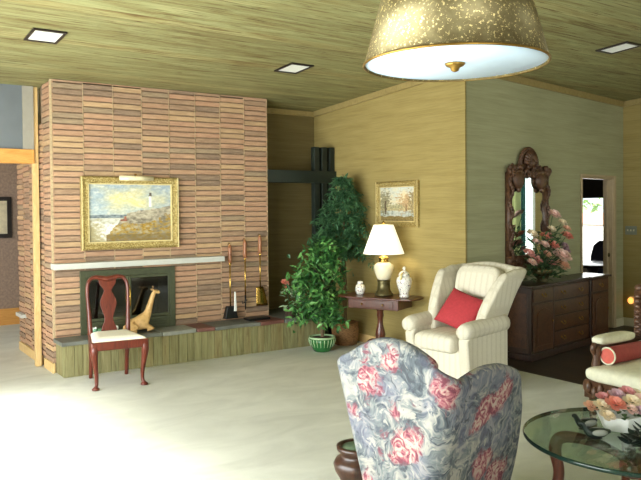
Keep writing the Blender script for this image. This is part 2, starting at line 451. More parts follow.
struct(m.obj('wall_green', 'paper_green'), 'green grasscloth wall with the mirror and the doorway', 'wall')
W3 = (2.9, 4.44, .25, 2.25)                      # window in right wall: y0 y1 z0 z1
m = MB(); m.box(XR, XR+.15, W3[1], YG+.3, 0, 3.3); m.box(XR, XR+.15, YB, W3[0], 0, 3.6); m.box(XR, XR+.15, W3[0], W3[1], 0, W3[2]); m.box(XR, XR+.15, W3[0], W3[1], W3[3], 3.5)
struct(m.obj('wall_right', 'paper'), 'gold grasscloth wall with the light switch', 'wall')
# left wall with patio doors, back wall with picture window and added fill window
W1 = (1.2, 6.6, 0.06, 2.5); W2 = (6.3, 8.7, .4, 2.6); W5 = (-.5, 1.2, .3, 2.5)
m = MB(); m.box(XL-.15, XL, W1[1], 11.7, 0, 3.1); m.box(XL-.15, XL, YB, W1[0], 0, 3.75); m.box(XL-.15, XL, W1[0], W1[1], 0, W1[2]); m.box(XL-.15, XL, W1[0], W1[1], W1[3], 3.6)
struct(m.obj('wall_left', 'plaster'), 'plaster wall with the patio windows', 'wall')
m = MB()
for x0, x1 in ((XL, W5[0]), (W5[1], W2[0]), (W2[1], XR)): m.box(x0, x1, YB-.15, YB, 0, 3.7)
for q in (W2, W5): m.box(q[0], q[1], YB-.15, YB, 0, q[2]); m.box(q[0], q[1], YB-.15, YB, q[3], 3.7)
struct(m.obj('wall_back', 'plaster'), 'plaster wall with the picture window', 'wall')
def window(name, axis, at, a0, a1, z0, z1, nm):
    m = MB(); t = .05
    def bx(u0, u1, w0, w1):
        if axis == 'x': m.box(at-.04, at+.04, u0, u1, w0, w1)
        else: m.box(u0, u1, at-.04, at+.04, w0, w1)
    bx(a0, a1, z0, z0+t); bx(a0, a1, z1-t, z1)
    for i in range(nm + 1):
        u = a0 + (a1 - a0 - t) * i / nm; bx(u, u+t, z0+t, z1-t)
    o = struct(m.obj(name, 'white'), 'white framed window', 'window')
    m = MB()
    if axis == 'x': m.box(at-.004, at+.004, a0+.01, a1-.01, z0+.01, z1-.01)
    else: m.box(a0+.01, a1-.01, at-.004, at+.004, z0+.01, z1-.01)
    m.obj('pane', 'pane', o)
    return o
window('window_1', 'x', XL-.07, *W1, 3); window('window_2', 'y', YB-.07, *W2, 2); window('window_fill', 'y', YB-.07, *W5, 2); window('window_3', 'x', XR+.07, *W3, 2)  # left one in the back wall is added for frontal fill light
# ceiling battens along the walls
def batten(name, p0, p1, nrm, w=.07, t=.03):
    p0, p1, nrm = Vector(p0), Vector(p1), Vector(nrm); dn = Vector((0,0,-w))
    m = MB(); m.ring([[p0, p0+nrm*t, p0+nrm*t+dn, p0+dn], [p1, p1+nrm*t, p1+nrm*t+dn, p1+dn]])
    return struct(m.obj(name, 'ceil_trim'), 'wood batten where wall meets ceiling', 'trim')
batten('trim_1', (WX, GC.y-.02, zc(GC.y)), (WX, YA, zc(YA)), (-1,0,0))
batten('trim_2', (4.4, YA, zc(YA)), (WX, YA, zc(YA)), (0,-1,0))
g0, g1 = onwall(-.02), onwall(3.72); batten('trim_3', (g0.x, g0.y, zc(g0.y)), (g1.x, g1.y, zc(g1.y)), (-GN.x, -GN.y, 0), .075)
batten('trim_4', (XR, 5.0, zc(5.0)), (XR, YG, zc(YG)), (-1,0,0))
# baseboards
m = MB(); m.box(WX-.015, WX, GC.y, YA, 0, .1); struct(m.obj('baseboard_gold', 'pine'), 'wood baseboard', 'baseboard')
m = MB()
for a0, a1 in ((0.0, D0-.07), (D1+.07, 3.71)):
    P = [onwall(a0, 0, -.018), onwall(a1, 0, -.018), onwall(a1), onwall(a0)]; m.prism([(p.x, p.y) for p in P], 'z', 0, .11)
struct(m.obj('baseboard_green', 'white_trim'), 'pale baseboard', 'baseboard')
m = MB(); m.box(XR-.018, XR, 4.9, YG, 0, .11); struct(m.obj('baseboard_right', 'white_trim'), 'pale baseboard', 'baseboard')
# doorway: jamb lining and casing
m = MB()
def slab2(mb, a0, a1, o0, o1, z0, z1):
    P = [onwall(a0, 0, o0), onwall(a1, 0, o0), onwall(a1, 0, o1), onwall(a0, 0, o1)]; mb.prism([(p.x, p.y) for p in P], 'z', z0, z1)
slab2(m, D1-.02, D1, -.005, TH+.01, 0, DH); slab2(m, D0, D0+.02, -.005, TH+.01, 0, DH); slab2(m, D0, D1, -.005, TH+.01, DH-.02, DH)
slab2(m, D1, D1+.065, -.02, 0, 0, DH+.03); slab2(m, D0-.03, D0, -.02, 0, 0, DH+.03); slab2(m, D0, D1, -.02, 0, DH, DH+.03)
slab2(m, D1-.05, D1-.02, .05, .08, 0, DH-.02)
do = struct(m.obj('door_1', 'jamb', bevel=.004), 'open doorway with pale jamb', 'doorway')
m = MB(); p = onwall(D1-.035, 1.0, .04); m.ell(p, (.014, .02, .03)); m.obj('strike_plate', 'antique', do)
# convex corner bead
m = MB(); m.box(WX-.004, WX+.014, GC.y-.006, GC.y+.012, 0, zc(GC.y)-.07); struct(m.obj('trim_5', 'paper'), 'thin corner strip', 'trim')

# ---------------------------------------------------------------- hallway beyond the fireplace
m = MB(); m.box(XL, 4.4, 11.2, 11.35, 0, 2.9); struct(m.obj('wall_hall', 'hall_wall'), 'rough brown plaster wall of the hallway', 'wall')
m = MB(); m.box(XL, 4.4, 11.17, 11.2, 0, .24); struct(m.obj('baseboard_hall', 'orange_wood'), 'orange wood baseboard of the hallway', 'baseboard')
m = MB(); m.box(XL-.1, 4.4, YA+.1, 11.35, 2.62, 2.75); struct(m.obj('ceiling_hall', 'plaster'), 'hallway ceiling', 'ceiling')
m = MB(); m.box(XL, 1.79, 7.95, 7.99, 2.30, zc(7.95)); struct(m.obj('wall_header', 'grey_wall'), 'grey panel above the wooden header', 'wall')
m = MB(); m.box(1.68, 1.79, 7.93, 7.949, 2.315, zc(7.95)-.004); struct(m.obj('trim_6', 'strip_grey'), 'pale strip beside the post', 'trim')
m = MB(); m.box(XL, 1.79, 7.92, 8.02, 2.165, 2.315); struct(m.obj('trim_7', 'orange_wood', bevel=.004), 'orange wood header beam', 'trim')
m = MB(); m.box(1.778, 1.838, 7.95, 8.01, 0, zc(7.95)-.004); struct(m.obj('trim_8', 'pine', bevel=.004), 'pale wood post against the brick', 'trim')
t = thing('framed_picture', 'black framed picture on the brown hallway wall', 'picture', (1.86, 11.2, -.10))
m = MB(); fr = (-.33, .33, 1.40, 2.0)
for a in ((-.33,-.27,1.38,1.98), (.27,.33,1.38,1.98), (-.27,.27,1.38,1.44), (-.27,.27,1.92,1.98)): m.box(a[0], a[1], -.04, 0, a[2], a[3])
m.obj('frame', 'picture_dark', t)
m = MB(); m.box(-.27, .27, -.02, 0, 1.44, 1.92); m.obj('mat_board', plain('cream_mat', (206,194,164), .8), t)
m = MB()
for k in range(7): m.ell((random.uniform(-.09,.09), -.022, 1.68+random.uniform(-.13,.13)), (.045, .004, .05))
m.obj('print', plain('ink_print', (70,58,50), .8), t)

# ---------------------------------------------------------------- dining room through the doorway
XD = 11.3
m = MB(); m.box(XD, XD+.15, 5.9, 6.9, 0, 2.7); m.box(XD, XD+.15, 8.7, 11, 0, 2.7); m.box(XD, XD+.15, 6.9, 8.7, 0, .6); m.box(XD, XD+.15, 6.9, 8.7, 1.98, 2.7)
struct(m.obj('wall_dining', 'plaster'), 'dining room wall with window', 'wall')
m = MB(); m.box(5.7, XD+.15, 10.9, 11, 0, 2.7); struct(m.obj('wall_dining_far', 'plaster'), 'dining room far wall', 'wall')
m = MB(); m.box(9.28, XD+.15, 5.72, 5.84, 0, 2.7); struct(m.obj('wall_dining_near', 'plaster'), 'dining room near wall', 'wall')
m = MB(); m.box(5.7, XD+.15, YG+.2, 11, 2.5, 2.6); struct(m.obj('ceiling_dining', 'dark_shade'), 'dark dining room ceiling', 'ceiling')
window('window_4', 'x', XD+.07, 6.9, 8.7, .6, 1.98, 3)
m = MB(); m.box(XD-.06, XD-.02, 6.8, 8.8, 1.82, 2.32)
for k in range(5): m.box(XD-.075, XD-.06, 6.8, 8.8, 1.84+k*.09, 1.87+k*.09)
tag(m.obj('window_valance', 'dark_shade'), 'dark valance above the bright window through the doorway', 'valance')
t = thing('dining_table', 'dark round dining table glimpsed through the doorway', 'table', (10.0, 6.85, 0))
m = MB(); m.lathe([(.5,.72), (.55,.73), (.55,.755), (.52,.765)], 36); m.obj('tabletop', 'walnut', t, True)
m = MB(); m.lathe([(.25,0), (.22,.05), (.06,.09), (.06,.6), (.12,.72)], 20); m.obj('pedestal', 'walnut', t, True)
def dchair(loc, rz, lab):
    t = thing('dining_chair', lab, 'chair', loc, rz, 'chairs in the room through the doorway')
    m = MB(); m.box(-.2,.2,-.2,.2,.43,.48); m.obj('seat', 'navy', t, bevel=.015)
    m = MB(); m.prism([(-.19,.5),(.19,.5),(.2,.8),(.15,1.0),(.06,1.08),(-.06,1.08),(-.15,1.0),(-.2,.8)], 'y', .17, .21); m.obj('backrest', 'navy', t, bevel=.012)
    for sx in (-1, 1):
        for sy in (-1, 1):
            m = MB(); m.box(sx*.18-.02, sx*.18+.02, sy*.18-.02, sy*.18+.02, 0, .44); m.obj('leg', 'walnut', t)
dchair((9.45, 6.22, 0), PI*.9, 'dark navy dining chair on the near side of the dining table')
dchair((10.75, 7.2, 0), -PI*.35, 'dark navy dining chair on the window side of the dining table')
# outside
m = MB(); m.box(-26, 34, -26, 40, -.4, -.15); struct(m.obj('ground_outside', 'patio'), 'pale paving outside', 'ground')
gw = thing('garden_wall', 'low pale garden wall with pink coping beyond the dining window', 'wall', (14.0, 9, -.15))
m = MB(); m.box(-.1, .1, -5, 5, 0, 1.42); m.obj('wall_body', 'white', gw)
m = MB(); m.box(-.13, .13, -5, 5, 1.42, 1.68); m.obj('coping', 'pinkbrick', gw)
m = MB(); rr = random.Random(3)
for k in range(1600):
    a = rr.uniform(-1, 1); p = Vector((15 + rr.uniform(-.5,.5), 9 + 5*a, rr.uniform(-.15, 2.5)))
    m.leaf(p, (rr.uniform(-1,1), rr.uniform(-1,1), rr.uniform(-.3,1)), .12, .3)
tag(m.obj('hedge', 'hedge'), 'pale green hedge beyond the garden wall', 'hedge')

# drapes at the right-hand window (seen in the mirror)
def drape(name, mat, y0, y1, label):
    m = MB()
    def fn(u, v):
        y = y0 + (y1-y0)*u; return Vector((XR-.09 + .035*math.sin(u*(y1-y0)*44), y, .12 + 2.3*v))
    m.grid(fn, 60, 6); o = m.obj(name, mat, None, True)
    s = o.modifiers.new('sol', 'SOLIDIFY'); s.thickness = .006
    return tag(o, label, 'curtain', None)
drape('drape', 'curtain', 3.5, 4.25, 'pale green drape at the right-hand window')
drape('drape', 'curtain_teal', 4.255, 4.33, 'dark teal drape hanging at the right-hand window')
# ---------------------------------------------------------------- FIREPLACE
FX0, FX1, HZ = 1.87, 4.40, .36
fp = thing('fireplace', 'large stacked roman brick fireplace with white mantel and raised plank hearth', 'fireplace', (FX0, YF, 0))
def L(x, y, z): return (x - FX0, y - YF, z)
rb = random.Random(11)
OP = (2.13, 3.17, HZ, 1.03)
m = MB(); ncol = 8; bw = (FX1 - FX0) / ncol; pitch = .0605
for c in range(ncol):
    x0, x1 = FX0 + c*bw + .005, FX0 + (c+1)*bw - .005; z = HZ - .02 + rb.uniform(-.03, 0)
    while z < zc(YF) - .01:
        h = min(pitch - .015, zc(YF) - .004 - z)
        a, b = x0, x1
        if not (z + h > OP[2] and z < OP[3] and b > OP[0] and a < OP[1]):
            segs = [(a, b)]
        else:
            segs = [(p, q) for p, q in ((a, min(b, OP[0])), (max(a, OP[1]), b)) if q - p > .01]
        d = rb.uniform(0, .012)
        for p, q in segs:
            if h > .008: m.box(p-FX0, q-FX0, -.024-d, .03, max(z, HZ+.002), z+h)
        z += pitch
for c in range(5):                                  # left return, running back along the hall
    y0, y1 = YF - .02 + c*.318 + .005, YF - .02 + (c+1)*.318 - .005; z = .10 + rb.uniform(0, .03)
    while z < 2.98:
        top = zc(y1) - .006 if y1 < YA else 2.58
        h = min(pitch - .015, top - z)
        if h > .01: m.box(-.012 - rb.uniform(0, .01), .02, y0-YF, y1-YF, z, z+h)
        z += pitch
m.obj('brickwork', 'brick', fp)
m = MB()
m.box(0, OP[0]-FX0, -.009, .42, 0, zc(YA)); m.box(OP[1]-FX0, FX1-FX0-.004, -.009, .42, 0, zc(YA)); m.box(OP[0]-FX0, OP[1]-FX0, -.009, .42, OP[3], zc(YA)); m.box(OP[0]-FX0, OP[1]-FX0, 0, .42, 0, HZ)
m.box(0, .4, .42, 1.57, 0, 2.6)
m.obj('mortar_bed', 'mortar', fp)
m = MB()
for c in range(ncol+1):
    x = c*bw
    for z0, z1 in (((HZ+.003, zc(YF)-.005),) if not OP[0]-.02 < FX0+x < OP[1]+.02 else ((OP[3]+.01, zc(YF)-.005),)): m.box(x-.0045 if c else -.018, x+.0045 if c else .004, -.024, .0, z0, z1)
m.obj('upright_joints', 'mortar_pale', fp)
m = MB()
m.box(OP[0]-FX0, OP[1]-FX0, .40, .419, HZ, OP[3]); m.box(OP[0]-FX0, OP[0]-FX0+.02, .02, .40, HZ, OP[3]); m.box(OP[1]-FX0-.02, OP[1]-FX0, .02, .40, HZ, OP[3])
m.box(OP[0]-FX0, OP[1]-FX0, .02, .40, OP[3]-.02, OP[3]); m.box(OP[0]-FX0, OP[1]-FX0, .02, .40, HZ, HZ+.02)
m.obj('firebox', 'soot', fp)
m = MB()
for k in range(3): m.tube([(.38+.05*k, .2+.06*k, HZ+.07+.05*k), (.95-.03*k, .24+.03*k, HZ+.08+.05*k)], .045, 8)
m.obj('log', 'trunk', fp, True)
# metal surround + glass doors
ox0, ox1 = OP[0]-FX0, OP[1]-FX0
m = MB(); m.box(ox0-.005, ox0+.055, -.05, .03, HZ+.001, OP[3]); m.box(ox1-.055, ox1+.005, -.05, .03, HZ+.001, OP[3]); m.box(ox0+.055, ox1-.055, -.05, .03, OP[3]-.07, OP[3]); m.box(ox0+.055, ox1-.055, -.05, .03, HZ+.001, HZ+.13)
for k in range(4): m.box(ox0+.1, ox1-.1, -.056, -.05, HZ+.03+k*.028, HZ+.045+k*.028)
m.obj('fire_surround', 'bronze', fp, bevel=.004)
mid = (ox0+ox1)/2
for a, b, s in ((ox0+.056, mid-.002, 1), (mid+.002, ox1-.056, -1)):
    z0, z1 = HZ+.132, OP[3]-.072
    m = MB(); m.box(a, a+.02, -.045, -.02, z0, z1); m.box(b-.02, b, -.045, -.02, z0, z1); m.box(a+.02, b-.02, -.045, -.02, z1-.03, z1); m.box(a+.02, b-.02, -.045, -.02, z0, z0+.03)
    d = m.obj('glass_door', 'bronze', fp, bevel=.003)
    m = MB(); m.box(a+.018, b-.018, -.036, -.032, z0+.02, z1-.02); m.obj('door_glass', 'fire_glass', d)
    if s == 1:
        m = MB(); hx = b - .008; m.tube([(hx,-.05,.62),(hx,-.085,.64),(hx,-.09,.72),(hx,-.085,.82),(hx,-.05,.84)], [.009,.011,.013,.011,.009], 8); m.ell((hx,-.055,.62),(.016,.01,.018)); m.ell((hx,-.055,.84),(.016,.01,.018)); m.obj('door_handle', 'brass', d, True)
# mantel, base trim, side ledge
m = MB(); m.box(-.03, 1.875, -.16, -.012, 1.065, 1.125); m.obj('mantel_shelf', 'mantel', fp, bevel=.004)
m = MB(); m.box(-.03, -.002, -.03, .33, 0, .10); m.box(-.03, -.002, .47, 1.55, 0, .10); m.obj('base_trim', 'pine', fp, bevel=.003)
m = MB(); m.box(-.07, -.001, 1.2, 1.5, .42, .46); m.obj('side_ledge', 'mantel', fp)
# hearth: planks and flagstones
m = MB(); HX1 = 4.98; x = 0.02; ya, yb = -.305, -.40
def hy(x): return ya + (yb - ya) * x / 3.1
while x < HX1 - FX0:
    w = rb.uniform(.075, .105); x2 = min(x + w, HX1 - FX0); d = rb.uniform(0, .006)
    m.ring([[(x, hy(x)-d, 0), (x2-.004, hy(x2)-d, 0), (x2-.004, hy(x2)+.03, 0), (x, hy(x)+.03, 0)], [(x, hy(x)-d, HZ-.045), (x2-.004, hy(x2)-d, HZ-.045), (x2-.004, hy(x2)+.03, HZ-.045), (x, hy(x)+.03, HZ-.045)]])
    x = x2
for k in range(4): m.box(.01, .03, -.30+k*.072, -.232+k*.072, 0, HZ-.045)
m.obj('hearth_planks', 'plank', fp, bevel=.002)
m = MB(); m.ring([[(.032, -.27, 0), (3.10, -.365, 0), (3.10, -.025, 0), (.032, -.025, 0)], [(.032, -.27, HZ-.046), (3.10, -.365, HZ-.046), (3.10, -.025, HZ-.046), (.032, -.025, HZ-.046)]])
m.box(2.55, 3.10, -.024, .46, 0, HZ-.046); m.obj('hearth_core', 'mortar', fp)
bounds = [-.02, 1.02, 1.42, 1.63, 2.2, 2.53, 3.12]; mats = ['slate', 'slate_pale', 'slate_red', 'slate', 'slate_red', 'slate']
for i in range(6):
    a, b = bounds[i] + .004, bounds[i+1] - .004; pts = []; n_ = max(3, int((b-a)/.07))
    for k in range(n_+1):
        u = a + (b-a)*k/n_; pts.append((u, hy(u) - .03 + .016*math.sin(u*9+i) + rb.uniform(-.006, .006)))
    back = .46 if i == 5 else -.015
    pts += [(b, back), (a if i < 5 else 2.54, back)] if i < 5 else [(b, back), (2.545, back), (2.545, -.015), (a, -.015)]
    m = MB(); m.prism(pts, 'z', HZ-.044, HZ - rb.uniform(0, .004)); m.obj('hearth_slab', mats[i], fp, bevel=.006)

# painting of a lighthouse coast
def painting(name, label, cat, loc, rz, w, h, fw, fn, depth=.05):
    t = thing(name, label, cat, loc, rz)
    m = MB(); prof = [(0, 0), (0, .035), (.2, .05), (.35, .042), (.7, .03), (.85, .034), (1, .018), (1, 0)]
    # mitred moulding: outer rectangle to inner
    loops = []
    for u, d in prof:
        k = u*fw; x, z = w/2-k, h/2-k
        loops.append([(-x, -d*depth/.05, -z), (x, -d*depth/.05, -z), (x, -d*depth/.05, z), (-x, -d*depth/.05, z)])
    m.ring(loops, True, False, False); m.obj('frame', 'gilt', t, bevel=.003)
    m = MB(); k = fw*.86
    for a, b, c, d in ((-w/2+k, w/2-k, h/2-fw, h/2-k), (-w/2+k, w/2-k, -h/2+k, -h/2+fw), (-w/2+k, -w/2+fw, -h/2+fw, h/2-fw), (w/2-fw, w/2-k, -h/2+fw, h/2-fw)): m.box(a, b, -.034*depth/.05, -.012, c, d)
    for s in (-1, 1): m.box(s*(w/2-.006)-.006, s*(w/2-.006)+.006, -.046*depth/.05, -.036*depth/.05, -h/2, h/2)
    m.obj('frame_liner', 'gilt_smooth', t)
    m = MB(); iw, ih = w-2*fw, h-2*fw; NU, NV = 168, 120
    m.grid(lambda u, v: Vector(((u-.5)*iw, -.016, (v-.5)*ih)), NU, NV)
    o = m.obj('canvas', 'canvas', t); me = o.data
    ca = me.color_attributes.new('Col', 'FLOAT_COLOR', 'POINT')
    for i, v in enumerate(me.vertices):
        c = fn(v.co.x/iw+.5, v.co.z/ih+.5); ca.data[i].color = tuple(lin(max(0, min(255, q))) for q in c) + (1,)
    m = MB(); m.box(-w/2+.01, w/2-.01, -.012, 0, -h/2+.01, h/2-.01); m.obj('backing_board', 'trunk', t)
    return t
def nz(x, y, s, seed=0): return noise.fractal(Vector((x*s, y*s*1.4, seed)), .7, 2.1, 5)
def mixc(a, b, f):
    f = max(0, min(1, f)); return tuple(x + (y-x)*f for x, y in zip(a, b))
def sea(u, v):
    a = nz(u, v, 5, 1); b = nz(u, v, 16, 4); c = nz(u, v, 34, 9)
    sky = mixc((168,184,188), (150,164,176), v + a*.5)
    yl = math.exp(-((u-.52)/.3)**2 - ((v-.74)/.17)**2) * 1.1 + .45*a
    col = mixc(sky, (222,208,150), yl); col = mixc(col, (226,224,206), .7*max(0, b+.1) + max(0, (.62-v)))
    ridge = .49 + .17*max(0, (u-.45))**.8*1.2 + .02*nz(u, 0, 9, 2) if u > .45 else .49 - (.45-u)*1.5 + .06*b
    if v < .475: col = mixc((96,106,112), (140,150,152), .5+b) if v > .41 else mixc((206,206,196), (170,164,140), .35+b*1.3)
    if v < .34 + .08*a and u < .62:
        k = abs(u - .30 - (.2-v)*.3)
        col = mixc((232,230,222), (166,154,116), (k-.10)/.16 + b*.9)
        col = mixc(col, (128,122,96), max(0, c*.8))
    if v < ridge and u > .2:
        col = mixc((120,112,96), (176,166,146), .5+b); col = mixc(col, (206,194,168), max(0, a*.9 + .25))
        if v < .34 + .1*a + (.12 if u > .85 else 0): col = mixc(col, mixc((188,148,52), (120,98,52), .5+c), .55+b)
        if v < .12: col = mixc(col, (108,92,60), .5)
    if abs(u-.742) < .018 + .004*(.8-v)*4 and .60 < v < .80: col = (244,242,232) if u < .748 else (214,212,204)
    if abs(u-.742) < .014 and .80 <= v < .86: col = (92,84,78)
    if abs(u-.742) < .022 and .795 < v < .812: col = (120,108,96)
    if abs(u-.41) < .05 - abs(v-.37)*.8 and .352 < v < .385: col = (132,84,66)
    if abs(u-.43) < .012 and .36 < v < .44: col = (160,98,78)
    return tuple(q + 14*c for q in col)
lhp = painting('lighthouse_painting', 'large gilt framed seascape painting with lighthouse above the mantel', 'painting', (2.675, YF-.04, 1.635), 0, 1.075, .775, .085, sea)
m = MB(); m.tube([(-.14, -.075, .372), (.23, -.075, .372)], .026, 14); lt = m.obj('picture_light', plain('cream_metal', (226,214,176), .4), lhp, True)
m = MB(); m.tube([(.045, -.03, .36), (.045, -.03, .42), (.045, -.06, .415), (.045, -.075, .39)], .007, 8); m.obj('bracket', 'brass', lt, True)
def autumn(u, v):
    a = nz(u, v, 5, 11); b = nz(u, v, 15, 14); c = nz(u, v, 32, 19)
    col = mixc((196,200,190), (222,204,162), .5 + a*.6 - (v-.6))
    if v < .45: col = mixc((150,140,104), (190,176,134), .5+b)
    if v < .3: col = mixc((150,160,158), (196,196,182), .5 + b + (.1 - abs(u-.5)))
    if v < .14 + .05*a: col = mixc((110,92,54), (150,130,80), .5+c)
    for cx, cz, rx, rz_, ca, cb in ((.14,.60,.20,.38,(104,100,76),(146,134,98)), (.76,.56,.24,.30,(160,120,80),(194,162,116)), (.95,.5,.14,.34,(118,108,78),(160,140,98)), (.45,.42,.3,.08,(132,132,104),(168,160,124))):
        dd = math.hypot((u-cx)/rx, (v-cz)/rz_) + .9*b + .5*a
        col = mixc(col, mixc(ca, cb, .5+c*1.3), max(0, min(.85, (1.0-dd)*2.2)))
    if abs(u-.16-.02*a) < .018 and v < .6 and v > .2: col = (84,66,48)
    if abs(u-.76+.02*a) < .012 and .25 < v < .5: col = (96,70,48)
    return tuple(q + 14*c for q in col)
painting('landscape_painting', 'small gilt framed autumn landscape on the gold wall', 'painting', (WX-.003, 6.29, 1.71), -PI/2, .74, .53, .07, autumn, .04)

# hearth tools hung on the brick
def tool(name, label, x, ztop, zb):
    t = thing(name, label, 'fireplace tool', (x, YF-.09, 0), 0, 'brass hearth tools hung on the brick')
    m = MB(); m.lathe([(.006,0),(.02,.01),(.026,.06),(.02,.12),(.024,.18),(.016,.215),(.006,.22)], 14, (0,0,ztop-.22)); m.obj('handle', 'grip_wood', t, True)
    m = MB(); m.tube([(0,0,ztop-.21),(0,0,zb)], .0085, 8); m.ell((0,0,ztop-.225),(.014,.014,.02)); m.obj('rod', 'brass', t, True)
    m = MB(); m.tube([(0,.05,ztop-.005),(0,.03,ztop+.02),(0,0,ztop+.012),(0,0,ztop-.01)], .004, 6); m.obj('hook', 'brass', t, True)
    return t
t = tool('hearth_brush', 'brass hearth brush with wooden grip and black bristles', 3.845, 1.25, .52)
m = MB(); m.ring([[(-.05,-.03,.53),(.05,-.03,.53),(.05,.03,.53),(-.05,.03,.53)], [(-.085,-.04,.385),(.085,-.04,.385),(.085,.04,.385),(-.085,.04,.385)]]); m.obj('bristles', 'black', t, bevel=.008)
m = MB(); m.prism([(.028,.47),(.062,.47),(.052,.70),(.036,.70)], 'y', -.045, -.03); m.obj('white_strip', 'white', t, bevel=.004)  # narrow tapered white strip beside the rod
t = tool('hearth_poker', 'brass poker with wooden grip and black hooked tip', 4.045, 1.30, .60)
m = MB(); m.tube([(0,0,.64),(0,0,.47)], [.012,.007], 8); m.tube([(0,0,.56),(-.045,-.01,.55),(-.05,-.01,.58)], [.009,.008,.004], 8); m.tube([(0,0,.57),(.02,-.01,.59)], .007, 6); m.obj('tip', 'black', t, True)
t = tool('hearth_shovel', 'brass hearth shovel with wooden grip and flat scoop', 4.25, 1.345, .70)
m = MB()
def scoop(u, v):
    x = (u-.5)*(.10+.06*v) + .03*v; return Vector((x, -.02 - .02*math.cos((u-.5)*PI*.9)*1.0 + .035, .73 - .23*v))
m.grid(scoop, 12, 8); o = m.obj('scoop', 'brass', t, True); s_ = o.modifiers.new('sol', 'SOLIDIFY'); s_.thickness = .006
m = MB(); m.box(-.14, .14, -.08, .08, 0, .025); o = m.obj('ash_tray', 'black', None, bevel=.006, loc=(4.13, 7.33, HZ+.001)); tag(o, 'flat dark rectangular tray on the hearth below the poker', 'tray')
t = thing('ceramic_frog', 'small mint green ceramic ornament on the hearth behind the chair', 'ornament', (2.27, 7.36, HZ))
m = MB(); m.ell((0,0,.04),(.075,.05,.042)); m.ell((-.05,-.02,.07),(.035,.03,.028)); m.obj('body', 'green_ceramic', t, True)
m = MB(); m.ell((-.07,-.035,.09),(.012,.012,.012)); m.ell((-.045,-.04,.093),(.012,.012,.012)); m.obj('eyes', 'white', t, True)
t = thing('glass_votive', 'tiny white ornament on the hearth between chair back and giraffe', 'ornament', (2.46, 7.38, HZ))
m = MB(); m.lathe([(.02,0),(.028,.01),(.012,.04),(.026,.06),(.02,.085),(.004,.09)], 14); m.obj('body', 'white', t, True)

# giraffe figurine lying on the hearth
t = thing('giraffe_figurine', 'tan giraffe figurine lying with raised neck on the hearth', 'figurine', (2.70, 7.37, HZ), -.15)
def skin(name, mat, verts, edges, radii, parent, sub=2):
    bm = bmesh.new(); lay = bm.verts.layers.skin.verify()
    vs = [bm.verts.new(p) for p in verts]
    for i, (v, r) in enumerate(zip(vs, radii)): v[lay].radius = (r, r); v[lay].use_root = (i == 0)
    for e in edges: bm.edges.new((vs[e[0]], vs[e[1]]))
    me = bpy.data.meshes.new(name); bm.to_mesh(me); bm.free(); o = bpy.data.objects.new(name, me); COL.objects.link(o)
    me.materials.append(MT[mat])
    s = o.modifiers.new('skin', 'SKIN'); s.use_smooth_shade = True
    s2 = o.modifiers.new('sub', 'SUBSURF'); s2.levels = s2.render_levels = sub
    o.parent = parent; return o
V = [(-.10,0,.085),(-.02,0,.09),(.055,0,.10),(.095,0,.18),(.125,0,.28),(.155,0,.375),(.175,0,.425),(.205,-.005,.42),(.235,-.01,.405),   # back, chest, neck, head
     (-.14,0,.06),(-.165,-.02,.03),                                                                                                 # tail
     (.07,-.055,.06),(.15,-.06,.035),(.075,-.062,.018),                                                                              # folded forelegs
     (.07,.05,.06),(.16,.045,.03),(.10,.055,.018),
     (-.09,-.065,.075),(-.02,-.085,.05),(-.12,-.088,.018),(-.03,-.09,.014),
     (-.09,.06,.07),(-.02,.08,.04),(-.11,.075,.018)]
Eg = [(0,1),(1,2),(2,3),(3,4),(4,5),(5,6),(6,7),(7,8),(0,9),(9,10),(2,11),(11,12),(12,13),(2,14),(14,15),(15,16),(0,17),(17,18),(18,19),(19,20),(0,21),(21,22),(22,23)]
Rd = [.075,.075,.066,.045,.034,.026,.03,.024,.015,.02,.008,.03,.02,.016,.03,.02,.016,.045,.026,.02,.014,.045,.026,.018]
skin('body', 'giraffe', V, Eg, Rd, t)
m = MB()
for s in (-1, 1):
    m.tube([(.165, s*.012, .445), (.158, s*.016, .475)], [.006,.007], 6); m.ell((.158, s*.016, .477), (.008,.008,.008), 8, 6)
m.obj('horns', 'giraffe_dark', t, True)
for s in (-1, 1):
    m = MB(); m.ell((.155, s*.042, .44), (.012,.028,.012), 8, 6); m.obj('ear', 'giraffe', t, True)
    m = MB(); m.ell((.197, s*.024-.003, .432), (.006,.005,.006), 8, 6); m.obj('eye', 'black', t, True)

# dark green post and beam screen in the alcove
t = thing('post_and_beam_screen', 'dark green post and beam screen beside the brick fireplace', 'screen', (5.27, 7.58, 0))
for x in (-.155, -.035, .085):
    m = MB(); m.box(x, x+.08, -.04, .04, 0 if x > -.2 else HZ, 2.46); m.obj('post', 'post_green', t, bevel=.004)
m = MB(); m.box(-.866, .168, -.075, -.041, 1.995, 2.15); m.box(-.866, .168, .041, .075, 1.995, 2.15); m.box(-.866, -.16, -.041, .041, 2.0, 2.13); m.obj('beam', 'post_green', t, bevel=.003)

